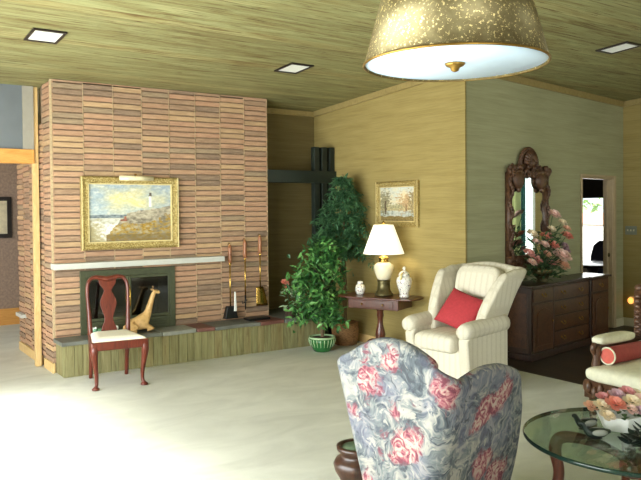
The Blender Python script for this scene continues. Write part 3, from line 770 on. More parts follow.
# ---------------------------------------------------------------- QUEEN ANNE CHAIR
def spl(pts, n=8):
    """catmull-rom through points"""
    P = [Vector(p) for p in pts]; out = []
    for i in range(len(P)-1):
        a, b, c, d = P[max(i-1, 0)], P[i], P[i+1], P[min(i+2, len(P)-1)]
        for k in range(n):
            t = k/n; out.append(.5*((2*b) + (c-a)*t + (2*a-5*b+4*c-d)*t*t + (3*b-a-3*c+d)*t**3))
    out.append(P[-1]); return out
def interp(vals, n): 
    r = spl([(v, 0, 0) for v in vals], n); return [p.x for p in r]
t = thing('side_chair', 'mahogany side chair with vase splat and white seat before the fireplace', 'chair', (2.235, 6.76, 0), -.12)
for s in (-1, 1):                                          # cabriole front legs
    m = MB(); m.tube(spl([(s*.215,-.225,.43),(s*.235,-.245,.36),(s*.225,-.235,.25),(s*.212,-.222,.12),(s*.213,-.225,.05),(s*.225,-.245,.025)], 6), interp([.034,.036,.026,.018,.016,.018], 6), 12)
    m.lathe([(.018,0),(.034,.004),(.036,.016),(.022,.03)], 16, (s*.224,-.242,0)); m.obj('leg', 'mahogany', t, True)
for s in (-1, 1):                                          # back legs run up into the stiles
    m = MB(); m.tube(spl([(s*.175,.30,0),(s*.175,.265,.2),(s*.18,.24,.42)], 6), interp([.019,.021,.024], 6), 10); m.obj('leg', 'mahogany', t, True)
    m = MB(); m.tube(spl([(s*.18,.24,.40),(s*.185,.245,.52),(s*.19,.262,.66),(s*.198,.285,.82),(s*.19,.30,.93),(s*.155,.31,.985),(s*.10,.313,1.0)], 6), interp([.026,.024,.019,.017,.018,.019,.022], 6), 10); m.obj('stile', 'mahogany', t, True)
m = MB(); m.tube(spl([(-.11,.313,1.0),(-.05,.316,.985),(0,.316,.975),(.05,.316,.985),(.11,.313,1.0)], 6), interp([.02,.026,.03,.026,.02], 6), 10); m.obj('crest_rail', 'mahogany', t, True)
prof = [(.085,.97),(.078,.93),(.045,.88),(.04,.85),(.072,.78),(.08,.73),(.06,.66),(.042,.60),(.045,.56),(.07,.50),(.085,.44)]
hw = interp([p[0] for p in prof], 4); hz = interp([p[1] for p in prof], 4)
m = MB(); lp = []
for w_, z_ in zip(hw, hz):
    y_ = .245 + .07*max(0, (z_-.44)/.55)**1.3
    lp.append([(-w_, y_-.008, z_), (w_, y_-.008, z_), (w_, y_+.008, z_), (-w_, y_+.008, z_)])
m.ring(lp); m.obj('splat', 'mahogany', t, bevel=.003)
m = MB(); m.prism([(-.26,-.27),(.26,-.27),(.27,-.25),(.20,.265),(-.20,.265),(-.27,-.25)], 'z', .365, .445); m.obj('seat_rail', 'mahogany', t, bevel=.012)
def dropseat(u, v):
    y = -.255 + .48*v; w_ = .25 - .065*v; x = (u-.5)*2*w_
    e = min(1, min(u, 1-u)*7, min(v, 1-v)*7); return Vector((x, y, .446 + .035*math.sqrt(max(0, e))))
m = MB(); m.grid(dropseat, 28, 28); m.obj('seat', 'seat_fabric', t, True)
def bloom(m, c, r, n=14, rnd=random, up=(0,-.5,.6)):
    """a many petalled flower head"""
    c = Vector(c); up = Vector(up).normalized(); x = up.orthogonal().normalized(); y = up.cross(x)
    for k in range(n):
        lay = k / n; a = k*2.4; rr = r*(.25 + .75*lay)
        d = (x*math.cos(a) + y*math.sin(a))*rr*.55
        tilt = up*(1-lay)*.9 + (x*math.cos(a)+y*math.sin(a))*(.3+lay)
        p = c + d + up*r*.25*(1-lay); tz = tilt.normalized(); sx = tz.cross(up)
        if sx.length < 1e-3: sx = x.copy()
        sx.normalize(); w = r*(.35+.25*lay)
        v = m.verts([p - sx*w*.35 - tz*w*.5, p - sx*w*.8 + tz*w*.25, p - sx*w*.4 + tz*w*.85, p + sx*w*.4 + tz*w*.85, p + sx*w*.8 + tz*w*.25, p + sx*w*.35 - tz*w*.5, p + up*w*-.1])
        for i in range(5): m.face([v[i], v[i+1], v[6]])
# ---------------------------------------------------------------- WING CHAIRS
def shell(name, mat, parent, w0, w1, dep, rc, thick, topf, z0, seat_z, side_len, flare=0.0, nU=120, nV=26, lean=.0, bulge=.015):
    front_ext = 0
    if isinstance(w0, tuple): w0, front_ext = w0
    """upholstered U-shaped shell (front is -y). w0/w1: half-width at base/top. topf(s, kind)-> top height; s in [0,1] from right front round to left front"""
    # plan path
    pts = []
    def path(hw):
        P = []; arc = rc*PI/2; tot = 2*side_len + 2*arc + 2*(hw-rc)
        return arc, tot
    def at(sv, hw):
        arc, tot = path(hw); q = sv*tot
        if q < side_len: return Vector((hw, -side_len+q-rc, 0)), Vector((1,0,0))
        q -= side_len
        if q < arc: a = q/rc; return Vector((hw-rc+rc*math.cos(a), -rc+rc*math.sin(a), 0)), Vector((math.cos(a), math.sin(a), 0))
        q -= arc
        if q < 2*(hw-rc): return Vector((hw-rc-q, 0, 0)), Vector((0,1,0))
        q -= 2*(hw-rc)
        if q < arc: a = PI/2+q/rc; return Vector((-hw+rc+rc*math.cos(a), -rc+rc*math.sin(a), 0)), Vector((math.cos(a), math.sin(a), 0))
        q -= arc
        return Vector((-hw, -rc-q, 0)), Vector((-1,0,0))
    def fn(u, v):
        # v: 0 outer bottom .. .45 outer top .. .55 inner top .. 1 inner bottom
        zt = topf(u)
        endf = min(1, min(u, 1-u)*nU/5.0); th = thick*(.35+.65*math.sqrt(max(0, endf*(2-endf)))) if endf < 1 else thick
        r = th/2
        if v < .42: k = v/.42; z = z0 + (zt-r-z0)*k; off = 0; 
        elif v < .58: a = (v-.42)/.16*PI; z = zt-r+r*math.sin(a); off = -(r-r*math.cos(a))
        else: k = (v-.58)/.42; z = zt-r + (seat_z-(zt-r))*k; off = -th
        f = max(0, min(1, (z-z0)/(1.05-z0))); hw = w0 + (w1-w0)*f**.8
        p, n = at(u, hw)
        b = bulge*math.sin(PI*min(1, max(0, (z-z0)/max(.1, zt-z0)))) if v < .5 else -bulge*math.sin(PI*min(1, max(0, (z-seat_z)/max(.1, zt-seat_z))))*.5
        side = abs(n.x)
        p = p + n*(off + b - (thick-th)/2 + flare*side*f*f)
        p.y += lean*f*f; p.z = z
        if front_ext: p.y -= front_ext*(1-f)*max(0, (abs(u-.5)*2-.42)/.58)
        return p
    m = MB(); m.grid(fn, nU, nV)
    # close the two front ends and the underside rim
    bm = m.bm; bm.verts.ensure_lookup_table(); n1 = nV+1
    for i in (0, nU): m.face([bm.verts[i*n1+j] for j in range(n1)])
    return m.obj(name, mat, parent, True)
def sm(a, b, x):
    x = max(0, min(1, (x-a)/(b-a))); return x*x*(3-2*x)

# floral wing chair, seen from behind
fc = thing('floral_wing_chair', 'floral chintz wing chair seen from behind beside the glass table', 'armchair', (2.262, 2.665, 0), math.radians(103))
def ftop(s):
    q = abs(s-.5)*2; q0 = .37                    # 0 centre back .. 1 front of the wing
    if q < q0: z = .845 + .175*math.cos(q/q0*PI/2)**1.15
    else: x_ = (q-q0)/(1-q0); z = .845 + .055*math.sin(min(1, x_*1.2)*PI) - .05*x_
    return z - .20*sm(.88, 1.0, q)
shell('upholstered_shell', 'floral', fc, (.18, .10), .34, .5, .085, .085, ftop, .07, .40, .68, .095, 200, 34, .05)
m = MB(); cushion(m, 0, -.30, .27, .17, .30, .13, .25); m.obj('seat_deck', 'floral', fc, True)
m = MB(); cushion(m, 0, -.34, .46, .20, .30, .075, .28, .01); m.obj('seat_cushion', 'floral', fc, True)
for sx, sy in ((.12,-.52), (-.12,-.52), (.12,-.10), (-.12,-.10)):
    m = MB(); m.lathe([(.016,0),(.02,.01),(.024,.1),(.03,.19)], 12, (sx, sy, 0)); m.obj('leg', 'walnut', fc, True)

# cream wing chair
CCL, CCR = Vector((4.78, 4.70, 0)), math.radians(-85)
cc = thing('cream_wing_chair', 'cream striped wing chair holding a red pillow by the gold wall corner', 'armchair', CCL, CCR)
def ctop(s):
    q = abs(s-.5)*2
    z = 1.10 + .035*math.cos(min(1, q/.4)*PI/2) if q < .4 else 1.10 - .01*sm(.4, .6, q)
    return z - .03*sm(.66, .86, q) - .38*sm(.89, 1.0, q)
sh = shell('upholstered_shell', 'cream_fabric', cc, .30, .35, .5, .07, .08, ctop, .52, .42, .34, .06, 110, 26, .20, .02)
sh.location = (0, .34, 0)
m = MB(); m.box(-.30, .30, -.29, .35, .06, .40); m.obj('seat_deck', 'cream_fabric', cc, bevel=.03)
m = MB(); cushion(m, 0, -.06, .445, .235, .31, .085, .22, .02); m.obj('seat_cushion', 'cream_fabric', cc, True)
Mb = Matrix.Translation((0, .265, .52)) @ Matrix.Rotation(-.26, 4, 'X')
m = MB(); cushion(m, 0, 0, .13, .25, .08, .20, .3, 0, Mb); m.obj('back_cushion', 'cream_fabric', cc, True)
m = MB(); cushion(m, 0, -.03, .43, .255, .10, .16, .36, 0, Mb); m.obj('head_pillow', 'cream_fabric', cc, True)
for s in (-1, 1):
    m = MB(); lp = []
    for k in range(13):
        y = -.345 + .60*k/12; e = (.72 if k == 0 else .94 if k == 1 else 1)
        lp.append([(s*.325 + .078*e*math.cos(2*PI*a/20), y, .575 + .03*k/12 + .078*e*math.sin(2*PI*a/20)) for a in range(20)])
    m.ring(lp); arm = m.obj('arm', 'cream_fabric', cc, True)
    m = MB(); m.prism([(-.29,.06),(.27,.06),(.27,.57),(-.27,.56),(-.325,.50)], 'x', s*.262, s*.372); m.obj('arm_panel', 'cream_fabric', arm, bevel=.025)
for sx, sy in ((.26,-.24), (-.26,-.24), (.26,.29), (-.26,.29)):
    m = MB(); m.lathe([(.028,0),(.032,.01),(.028,.06)], 12, (sx, sy, 0)); m.obj('foot', 'walnut', cc, True)
# red pillow
Mp = Matrix.Translation(CCL) @ Matrix.Rotation(CCR, 4, 'Z') @ Matrix.Translation((.02, .03, .70)) @ Matrix.Rotation(math.radians(14), 4, 'Z') @ Matrix.Rotation(math.radians(-34), 4, 'X') @ Matrix.Rotation(math.radians(18), 4, 'Y')
m = MB()
def pil(u, v):
    a, b = (u-.5)*2, (v-.5)*2; return a, b
def pilf(sgn):
    def f(u, v):
        a, b = (u-.5)*2, (v-.5)*2; t_ = .075*((1-a*a)*(1-b*b))**.45
        k = 1 - .06*(1-abs(a)**2)*(abs(b)**3) ; k2 = 1 - .06*(1-abs(b)**2)*(abs(a)**3)
        return Vector((a*.205*k2, sgn*t_, b*.185*k))
    return f
m.grid(pilf(1), 24, 24); m.grid(pilf(-1), 24, 24); bmesh.ops.remove_doubles(m.bm, verts=m.bm.verts, dist=.0004)
o = m.obj('throw_pillow', 'red_fabric', None, True); o.matrix_world = Mp; tag(o, 'square red throw pillow leaning on the cream wing chair', 'pillow')

# small drum stand
t = thing('drum_stand', 'low round dark wood stand with inset green top beside the floral chair', 'stand', (2.40, 3.13, 0))
m = MB(); m.lathe([(.10,0),(.115,.01),(.11,.05),(.085,.09),(.09,.13),(.13,.20),(.138,.235),(.125,.26),(.10,.275),(.098,.295),(.118,.315),(.12,.335),(.098,.337),(.094,.325),(.05,.322),(.01,.322)], 40); m.obj('body', 'walnut', t, True)
m = MB(); m.lathe([(.002,.3225),(.093,.3225),(.09,.3285),(.002,.3285)], 32); m.obj('inset_top', plain('stand_green_top', (96,116,92), .3), t, True)

# ---------------------------------------------------------------- SIDE TABLE + LAMP
t = thing('side_table', 'mahogany pedestal side table with drop leaf under the lamp', 'table', (5.085, 6.20, 0), math.radians(-66))
m = MB(); m.box(-.33, .33, -.21, .21, .655, .675); m.obj('tabletop', 'table_wood', t, bevel=.006)
for s in (-1, 1):
    m = MB(); poly = [(s*.332,-.20),(s*.45,-.17),(s*.50,-.06),(s*.50,.06),(s*.45,.17),(s*.332,.20)]
    m.prism(poly if s > 0 else poly[::-1], 'z', .657, .674); m.obj('leaf', 'table_wood', t, bevel=.004)
m = MB(); m.box(-.31, .31, -.185, .185, .545, .654); m.obj('frieze', 'table_wood', t, bevel=.006)
m = MB(); m.box(-.25, .25, -.194, -.186, .56, .64); o = m.obj('drawer', 'table_wood', t, bevel=.004)
for s in (-1, 1):
    m = MB(); m.ell((s*.13, -.203, .60), (.012,.012,.012)); m.obj('knob', 'brass_dull', o, True)
m = MB(); m.lathe([(.05,.545),(.055,.53),(.035,.50),(.042,.46),(.032,.42),(.03,.36),(.045,.30),(.06,.24),(.045,.18),(.055,.14),(.05,.12)], 22); m.obj('pedestal', 'table_wood', t, True)
for k in range(4):
    a = PI/4 + k*PI/2; c, s = math.cos(a), math.sin(a)
    m = MB(); m.tube(spl([(.03*c,.03*s,.16),(.12*c,.12*s,.17),(.2*c,.2*s,.08),(.25*c,.25*s,.02)], 5), interp([.026,.024,.018,.02], 5), 10); m.obj('foot', 'table_wood', t, True)
LP = (5.125, 6.18, .676)
t = thing('table_lamp', 'lit table lamp with white cone shade and cream jar body', 'lamp', LP)
m = MB(); m.lathe([(.085,0),(.105,.005),(.105,.025),(.09,.035),(.088,.05),(.075,.06),(.07,.15),(.078,.175),(.06,.18)], 28); m.obj('base', 'antique', t, True)
m = MB(); m.lathe([(.06,.181),(.078,.20),(.10,.26),(.113,.31),(.108,.345),(.075,.372),(.055,.38)], 32); m.obj('body', 'crackle', t, True)
m = MB(); m.lathe([(.055,.381),(.058,.39),(.045,.40),(.055,.415),(.062,.43),(.04,.445),(.018,.452),(.014,.50),(.01,.55)], 24); m.obj('neck', 'brass', t, True)
m = MB(); r0, r1, z0, z1 = .232, .112, .475, .80
m.lathe([(r0,z0),(r1,z1),(r1-.004,z1),(r0-.004,z0)], 40, cap=False); m.bm.verts.ensure_lookup_table()
n_ = 40
for i in range(n_): m.face([m.bm.verts[3*n_+i], m.bm.verts[3*n_+(i+1)%n_], m.bm.verts[(i+1)%n_], m.bm.verts[i]])
m.obj('lamp_shade', 'lampshade', t, True)
m = MB(); m.tube([(0,0,.55),(0,0,.82)], .004, 6); m.lathe([(.004,.80),(.016,.81),(.012,.83),(.004,.845)], 12)
for k in range(3): a = 2*PI*k/3; m.tube([(0,0,.785),(.097*math.cos(a),.097*math.sin(a),.785)], .002, 5)
m.obj('finial', 'brass', t, True)
t = thing('porcelain_jar', 'small lidded porcelain jar on the left of the table lamp', 'jar', (4.99, 6.44, .676))
m = MB(); m.lathe([(.035,0),(.04,.004),(.055,.04),(.06,.075),(.05,.105),(.03,.12)], 24); m.obj('body', 'porcelain', t, True)
m = MB(); m.lathe([(.034,.12),(.036,.135),(.028,.15),(.006,.156)], 20); m.obj('lid', 'porcelain', t, True)
t = thing('ginger_jar', 'tall porcelain ginger jar with domed lid on the right of the table lamp', 'jar', (5.20, 5.92, .676))
m = MB(); m.lathe([(.045,0),(.055,.012),(.05,.03),(.05,.05),(.075,.12),(.088,.18),(.08,.215),(.055,.235)], 28); m.obj('body', 'porcelain', t, True)
m = MB(); m.lathe([(.06,.236),(.064,.25),(.05,.275),(.028,.29),(.012,.30)], 24); m.ell((0,0,.318),(.018,.016,.024)); m.obj('lid', 'porcelain', t, True)
m = MB(); m.tube(spl([(-.045,-.02,.22),(-.075,-.03,.21),(-.07,-.03,.25),(-.04,-.02,.27)], 4), .014, 8); m.obj('handle', 'gilt_smooth', t, True)

# ---------------------------------------------------------------- PLANTS
rp = random.Random(21)
def okp(p): return p.x < WX-.02 and p.z > .02
t = thing('potted_ficus', 'leafy green ficus in a ribbed green pot at the hearth end', 'plant', (4.70, 6.80, 0))
m = MB(); m.lathe([(.085,0),(.10,.008),(.125,.06),(.142,.11),(.150,.15),(.14,.152),(.132,.13)], 64, rib=lambda a, z: .035*abs(math.sin(a*11))-.0175 if z < .14 else 0); m.obj('pot', 'green_glaze', t, True)
m = MB(); m.lathe([(.140,.151),(.156,.156),(.156,.175),(.136,.176),(.13,.155)], 48)
for k in range(22):
    a = 2*PI*k/22; m.tube([(.132*math.cos(a),.132*math.sin(a),.06),(.152*math.cos(a),.152*math.sin(a),.11),(.158*math.cos(a),.158*math.sin(a),.15)], [.003,.005,.005], 6)
m.obj('pot_rim', 'green_glaze_pale', t, True)
m = MB(); m.lathe([(.002,.15),(.13,.15),(.125,.16),(.002,.172)], 24); m.obj('soil', 'soil', t, True)
tips = []; m = MB()
base = Vector((0,0,.16)); m.tube(spl([(0,0,.15),(.01,.0,.35),(-.01,.01,.55),(.02,0,.8),(.0,0,1.05)], 5), interp([.02,.018,.016,.013,.008], 5), 8)
for k in range(60):
    h = rp.uniform(.36, 1.22); a = rp.uniform(0, 2*PI); R = (.36 if h < .9 else .24)*rp.uniform(.5, 1)
    s = Vector((0,0,h)); e = Vector((R*math.cos(a) - .06 + .22*max(0, h-.7), R*math.sin(a)*.75, h + rp.uniform(-.05,.16) - (.08 if h < .6 else 0)))
    md = (s+e)/2 + Vector((0,0,.06)); q = spl([s, md, e], 4); m.tube(q, interp([.006,.004,.002], 4), 5); tips.append(q)
m.obj('trunk', 'trunk', t, True)
m = MB()
for q in tips:
    for k in range(34):
        p = q[rp.randint(3, len(q)-1)] + Vector((rp.gauss(0,.055), rp.gauss(0,.045), rp.gauss(0,.055)))
        if p.z < .26 or p.x < -.50: continue
        d = Vector((rp.uniform(-1,1), rp.uniform(-1,1), rp.uniform(-.9,.5)))
        m.leaf(p, d, rp.uniform(.028,.045), rp.uniform(.06,.105), .5, (rp.uniform(-.5,.5), rp.uniform(-1,.2), .8))
m.obj('foliage', 'ficus', t)
t = thing('variegated_plant', 'pale variegated plant with pink blossoms on the hearth end beside the ficus', 'plant', (4.37, 7.05, HZ))
t.location = (4.56, 7.27, HZ)
m = MB()
for k in range(46):
    a = rp.uniform(0, 2*PI); z = rp.uniform(.12,.36); m.leaf((.07*math.cos(a)-.02, .06*math.sin(a)-.05, z), (math.cos(a), math.sin(a)-.4, rp.uniform(-.3,.6)), .045, .09, .6)
m.obj('leaves', 'variegated', t)
m = MB(); m.lathe([(.06,0),(.075,.1),(.08,.12),(.07,.12)], 20); m.obj('pot', 'soil', t, True)
m = MB(); bloom(m, (-.11,-.06,.43), .055, 16); m.obj('blossom', 'f_coral', t)
m = MB(); bloom(m, (-.09,-.07,.36), .04, 12); m.obj('blossom', 'f_coral', t)
m = MB(); m.tube(spl([(.0,0,.1),(-.05,-.03,.25),(-.11,-.05,.42)], 4), .005, 6); m.obj('stem', 'bouquet_leaf', t, True)

t = thing('tall_plant', 'tall dark feathery plant in a wicker basket behind the side table', 'plant', (5.17, 6.98, 0))
m = MB(); m.lathe([(.12,0),(.145,.01),(.165,.12),(.17,.2),(.155,.26),(.165,.275),(.15,.28),(.14,.25)], 32); m.obj('basket', 'wicker', t, True)
m = MB(); m.lathe([(.002,.22),(.142,.22),(.002,.235)], 20); m.obj('soil', 'soil', t, True)
m = MB(); m.tube(spl([(0,0,.22),(.015,0,.7),(-.01,0,1.2),(-.02,-.02,1.75),(-.03,-.02,2.08)], 6), interp([.018,.016,.013,.009,.004], 6), 8)
for k in range(3): m.tube(spl([(rp.uniform(-.04,.04), rp.uniform(-.04,.04), .22),(rp.uniform(-.05,.05), rp.uniform(-.05,.05), .8),(rp.uniform(-.1,.1), rp.uniform(-.1,.1), 1.35)], 5), interp([.012,.01,.005], 5), 6)
m.obj('trunk', 'trunk', t, True)
m = MB(); f2 = MB()
z = 1.12; tier = 0
while z < 2.05:
    rad = .50*max(.10, 1 - max(0, (z-1.25))/.86)*(1 if z > 1.3 else .8)
    nb = 9 if z < 1.75 else 6
    for k in range(nb):
        a = 2*PI*(k + .5*(tier % 2))/nb + rp.uniform(-.25,.25); R = rad*rp.uniform(.75,1.1)
        c, s = math.cos(a), math.sin(a); s0 = Vector((-.02,-.01,z)); e = Vector((R*c, R*s, z - R*.18 + rp.uniform(-.05,.05)))
        if e.x + 5.17 > WX-.03: e.x = WX-.03-5.17
        q = spl([s0, (s0+e)/2 + Vector((0,0,.05)), e], 6)
        for i, p in enumerate(q[2:]):
            for w in range(8):
                d = Vector((c*.5 + rp.uniform(-.9,.9), s*.5 + rp.uniform(-.9,.9), rp.uniform(-.6,.55)))
                pp = p + Vector((rp.gauss(0,.02), rp.gauss(0,.02), rp.gauss(0,.02)))
                L_ = rp.uniform(.06,.11)
                if 5.17 + pp.x + d.normalized().x*L_ < (WX-.01 if 6.98+pp.y > 6.82 else WX-.15): m.leaf(pp, d, .02, L_, .4)
    z += .14; tier += 1
m.obj('foliage', 'pine_leaf', t)
# ---------------------------------------------------------------- SIDEBOARD
SBL, SBD, SBH = 1.86, .335, .815
SA = math.radians(8.9)
sb = thing('sideboard', 'long dark walnut sideboard with brass pulls along the green wall', 'sideboard', (6.17, 4.97, 0), SA)
def bail(parent, x, z, y):
    m = MB(); m.tube(spl([(x-.035,y,z+.008),(x-.033,y-.016,z-.008),(x,y-.02,z-.022),(x+.033,y-.016,z-.008),(x+.035,y,z+.008)], 4), .0045, 6)
    for s in (-1, 1): m.ell((x+s*.035, y, z+.008), (.011,.006,.011), 8, 6)
    m.obj('pull', 'brass_dull', parent, True)
m = MB(); m.box(0, SBL, .03, SBD, .07, SBH-.03); m.box(0, .48, .005, .03, .07, SBH-.03); m.box(SBL-.48, SBL, .005, .03, .07, SBH-.03); m.obj('case', 'walnut', sb, bevel=.004)
m = MB(); m.box(-.015, SBL+.015, .0, SBD, 0, .07); m.box(-.015, .49, -.012, .0, 0, .07); m.box(SBL-.49, SBL+.015, -.012, 0, 0, .07); m.obj('plinth', 'walnut', sb, bevel=.006)
m = MB(); m.prism([(-.025,-.025),(.50,-.025),(.52,.0),(SBL-.52,.0),(SBL-.50,-.025),(SBL+.025,-.025),(SBL+.025,SBD),(-.025,SBD)], 'z', SBH-.03, SBH); m.obj('worktop', 'walnut', sb, bevel=.008)
def front(kind, x0, x1, z0, z1, y, pulls, arch=False):
    m = MB(); m.box(x0+.008, x1-.008, y-.014, y, z0+.006, z1-.006); o = m.obj(kind, 'walnut_panel', sb, bevel=.005)
    if kind == 'door':
        a, b, c, d = x0+.07, x1-.07, z0+.06, z1-.06; pts = [(a,c),(b,c),(b,d-.05),(b-.04,d-.02)] + [((a+b)/2+ .07*math.cos(q), d-.03+.04*math.sin(q)) for q in (PI*.25, PI*.5, PI*.75)] + [(a+.04,d-.02),(a,d-.05)]
        m = MB(); m.prism(pts, 'y', y-.026, y-.013); m.obj('raised_panel', 'walnut_panel', o, bevel=.008)
        m = MB(); m.ell((x1-.035, y-.022, (z0+z1)/2+.05), (.008,.008,.014), 8, 6); m.obj('pull', 'brass_dull', o, True)
    for px in pulls: bail(o, px, (z0+z1)/2, y-.016)
for x0, x1 in ((.02, .46), (SBL-.46, SBL-.02)):
    front('drawer', x0, x1, .625, .775, .005, [(x0+x1)/2]); front('door', x0, x1, .09, .61, .005, [])
for k in range(4):
    z0 = .09 + k*.172; front('drawer', .50, SBL-.50, z0, z0+.165, .03, [.72, SBL-.72])
m = MB(); m.box(-.006, 0, .06, SBD-.05, .13, SBH-.09); m.obj('end_panel', 'walnut_panel', sb, bevel=.003)
for x in (.485, SBL-.485):
    m = MB(); m.lathe([(.012,.07),(.016,.1),(.011,.16),(.014,.4),(.011,.68),(.016,.76),(.012,.785)], 12, (x, .012, 0)); m.obj('column', 'walnut', sb, True)

# ---------------------------------------------------------------- CARVED MIRROR on the green wall
mc = onwall(1.17, 0, -.004)
mr = thing('carved_mirror', 'carved dark wood mirror with shell crest on the green wall', 'mirror', (mc.x, mc.y, 0), GA)
MX, MZ0, MZ1 = .43, 1.0, 2.03
rm = random.Random(5)
m = MB(); m.box(-MX+.05, MX-.05, -.02, 0, MZ0+.06, MZ1-.02); m.obj('backing_board', 'walnut', mr)
m = MB(); m.box(-MX+.07, MX-.07, -.026, -.021, MZ0+.1, MZ1-.03); m.obj('mirror_glass', 'mirror', mr)
for s in (-1, 1):
    m = MB(); x = s*(MX-.036); m.box(x-.034, x+.034, -.05, -.0, MZ0+.05, MZ1+.02)
    z = MZ0+.1; k = 0
    while z < MZ1:                                                          # spiralling foliage carved up the side
        a = k*.9; m.ell((x + .026*math.cos(a), -.058 - .014*math.sin(a), z), (.022,.018,.034), 10, 6); z += .034; k += 1
    m.ell((x - s*.0, -.05, MZ1+.03), (.055,.035,.05)); m.obj('side_rail', 'carved', mr, True)
m = MB(); m.box(-MX, MX, -.055, 0, MZ0, MZ0+.11)
m.box(-MX-.02, MX+.02, -.08, 0, MZ0-.03, MZ0); 
for k in range(15): m.ell((-MX+.06+k*.053, -.058, MZ0+.055+.012*(-1)**k), (.03,.016,.03), 10, 6)
m.obj('bottom_rail', 'carved', mr, True)
m = MB(); m.prism([(-MX+.02,MZ1-.06),(-.16,MZ1-.02),(0,MZ1+.04),(.16,MZ1-.02),(MX-.02,MZ1-.06),(MX-.02,MZ1+.04),(.2,MZ1+.1),(.13,MZ1+.2),(-.13,MZ1+.2),(-.2,MZ1+.1),(-MX+.02,MZ1+.04)], 'y', -.045, 0); cr = m.obj('crest', 'carved', mr, bevel=.008)
for s in (-1, 1):                                                            # bulbous urn swags
    m = MB(); m.ell((s*.25, -.05, MZ1-.06), (.115,.05,.115), 20, 12); m.ell((s*.25, -.06, MZ1-.17), (.04,.03,.035))
    for k in range(16):
        a = PI*k/15; m.ell((s*.25+.12*math.cos(a), -.06, MZ1-.01+.045*math.sin(a)), (.024,.024,.024), 8, 6)
    m.obj('urn', 'carved', cr, True)
    m = MB()
    for k in range(26): m.ell((s*rm.uniform(.16,MX), -rm.uniform(.035,.07), MZ1+rm.uniform(.0,.09)), (rm.uniform(.02,.035),.022,rm.uniform(.02,.04)), 8, 6)
    m.obj('scroll_carving', 'carved', cr, True)
m = MB()                                                                     # fluted shell
for k in range(11):
    a = PI*(k/10) ; m.tube([(0,-.05,MZ1+.10),(.085*math.cos(a),-.085,MZ1+.14+.08*math.sin(a)),(.135*math.cos(a),-.065,MZ1+.14+.14*math.sin(a))], [.018,.026,.02], 8)
m.ell((0,-.06,MZ1+.14),(.07,.05,.07)); m.obj('shell', 'carved', cr, True)
m = MB()
for k in range(24):
    a = PI*(-.12+1.24*k/23); m.ell((.175*math.cos(a),-.04,MZ1+.13+.165*math.sin(a)), (.028,.026,.028), 8, 6)
for k in range(18): m.ell((rm.uniform(-.12,.12), -.07, MZ1+rm.uniform(-.03,.1)), (.026,.022,.026), 8, 6)
m.obj('garland', 'carved', cr, True)

# ---------------------------------------------------------------- FLOWERS on the sideboard
rf = random.Random(9)
fx, fy = 6.60, 5.17
fa = thing('flower_arrangement', 'tall pink and cream flower arrangement in bronze bowl on the sideboard', 'flowers', (fx, fy, SBH))
m = MB(); m.lathe([(.06,0),(.07,.008),(.05,.03),(.09,.07),(.12,.11),(.115,.15),(.10,.165),(.095,.15)], 28); m.obj('bowl', 'antique', fa, True)
heads = []
vis = [(-.22,.43,.06,'cream'),(-.06,.40,.05,'coral'),(-.10,.31,.05,'blush'),(.16,.64,.07,'blush'),(.14,.55,.05,'cream'),(.29,.39,.065,'coral'),(.10,.29,.07,'pink'),(.02,.30,.06,'coral'),
       (-.25,.22,.06,'pink'),(-.14,.14,.065,'pink'),(.14,.17,.10,'blush'),(.20,.06,.08,'peach'),(.10,.08,.06,'pink'),(-.02,.20,.05,'peach'),(.31,.22,.05,'mauve'),(-.27,.12,.05,'blush'),
       (.02,.48,.045,'cream'),(.22,.48,.045,'peach'),(-.16,.34,.045,'blush'),(.36,.13,.05,'peach'),(.26,.28,.05,'mauve'),(.06,.40,.05,'pink')]
ct = {}
for x, z, r, c in vis:
    x = x*1.22 + .03
    y = rf.uniform(-.10,.05); mb = MB(); bloom(mb, (x, y-.03, z+.12), r*1.25, 20); mb.obj('bloom', 'f_'+c, fa); heads.append(Vector((x, y, z+.10)))
m = MB()
for h in heads: m.tube(spl([(0,0,.12), (h.x*.4, h.y*.4-.01, .12+(h.z-.12)*.5), h], 4), .004, 5)
m.obj('stems', 'bouquet_leaf', fa, True)
m = MB()
for k in range(260):
    a = rf.uniform(0, 2*PI); r = rf.uniform(.06,.24); z = rf.uniform(.0,.2) if rf.random() < .55 else rf.uniform(.2,.55)
    p = Vector((r*math.cos(a)*(1.15 if z < .2 else .9), r*math.sin(a)*.5-.03, max(.03, z+.03)))
    m.leaf(p, (math.cos(a)*.8, math.sin(a)*.5-.2, rf.uniform(-.3 if z > .1 else .0,.9)), .032, rf.uniform(.06,.12), .5)
for k in range(20): 
    h = rf.choice(heads); m.leaf(h*.7+Vector((0,0,.04)), (rf.uniform(-1,1), -.3, .5), .02, .1, .4)
m.obj('greenery', 'bouquet_leaf', fa)

# ---------------------------------------------------------------- small things on the right wall
t = thing('light_switch', 'grey double light switch plate on the gold wall right of the doorway', 'switch', (XR-.001, 5.645, 1.33), -PI/2)
m = MB(); m.box(-.085, .085, -.008, 0, -.06, .06); m.obj('plate', 'switch', t, bevel=.003)
for x in (-.045, 0, .045):
    m = MB(); m.box(x-.008, x+.008, -.018, -.008, -.012, .014); m.obj('toggle', 'white_trim', t)
t = thing('night_light', 'small glowing night light plugged low on the gold wall', 'lamp', (XR-.001, 5.63, .36), -PI/2)
m = MB(); m.box(-.035, .035, -.008, 0, -.055, .055); m.obj('plate', 'white_trim', t, bevel=.003)
m = MB(); m.ell((0,-.04,.0), (.04,.03,.045)); m.obj('bulb', 'glow', t, True)

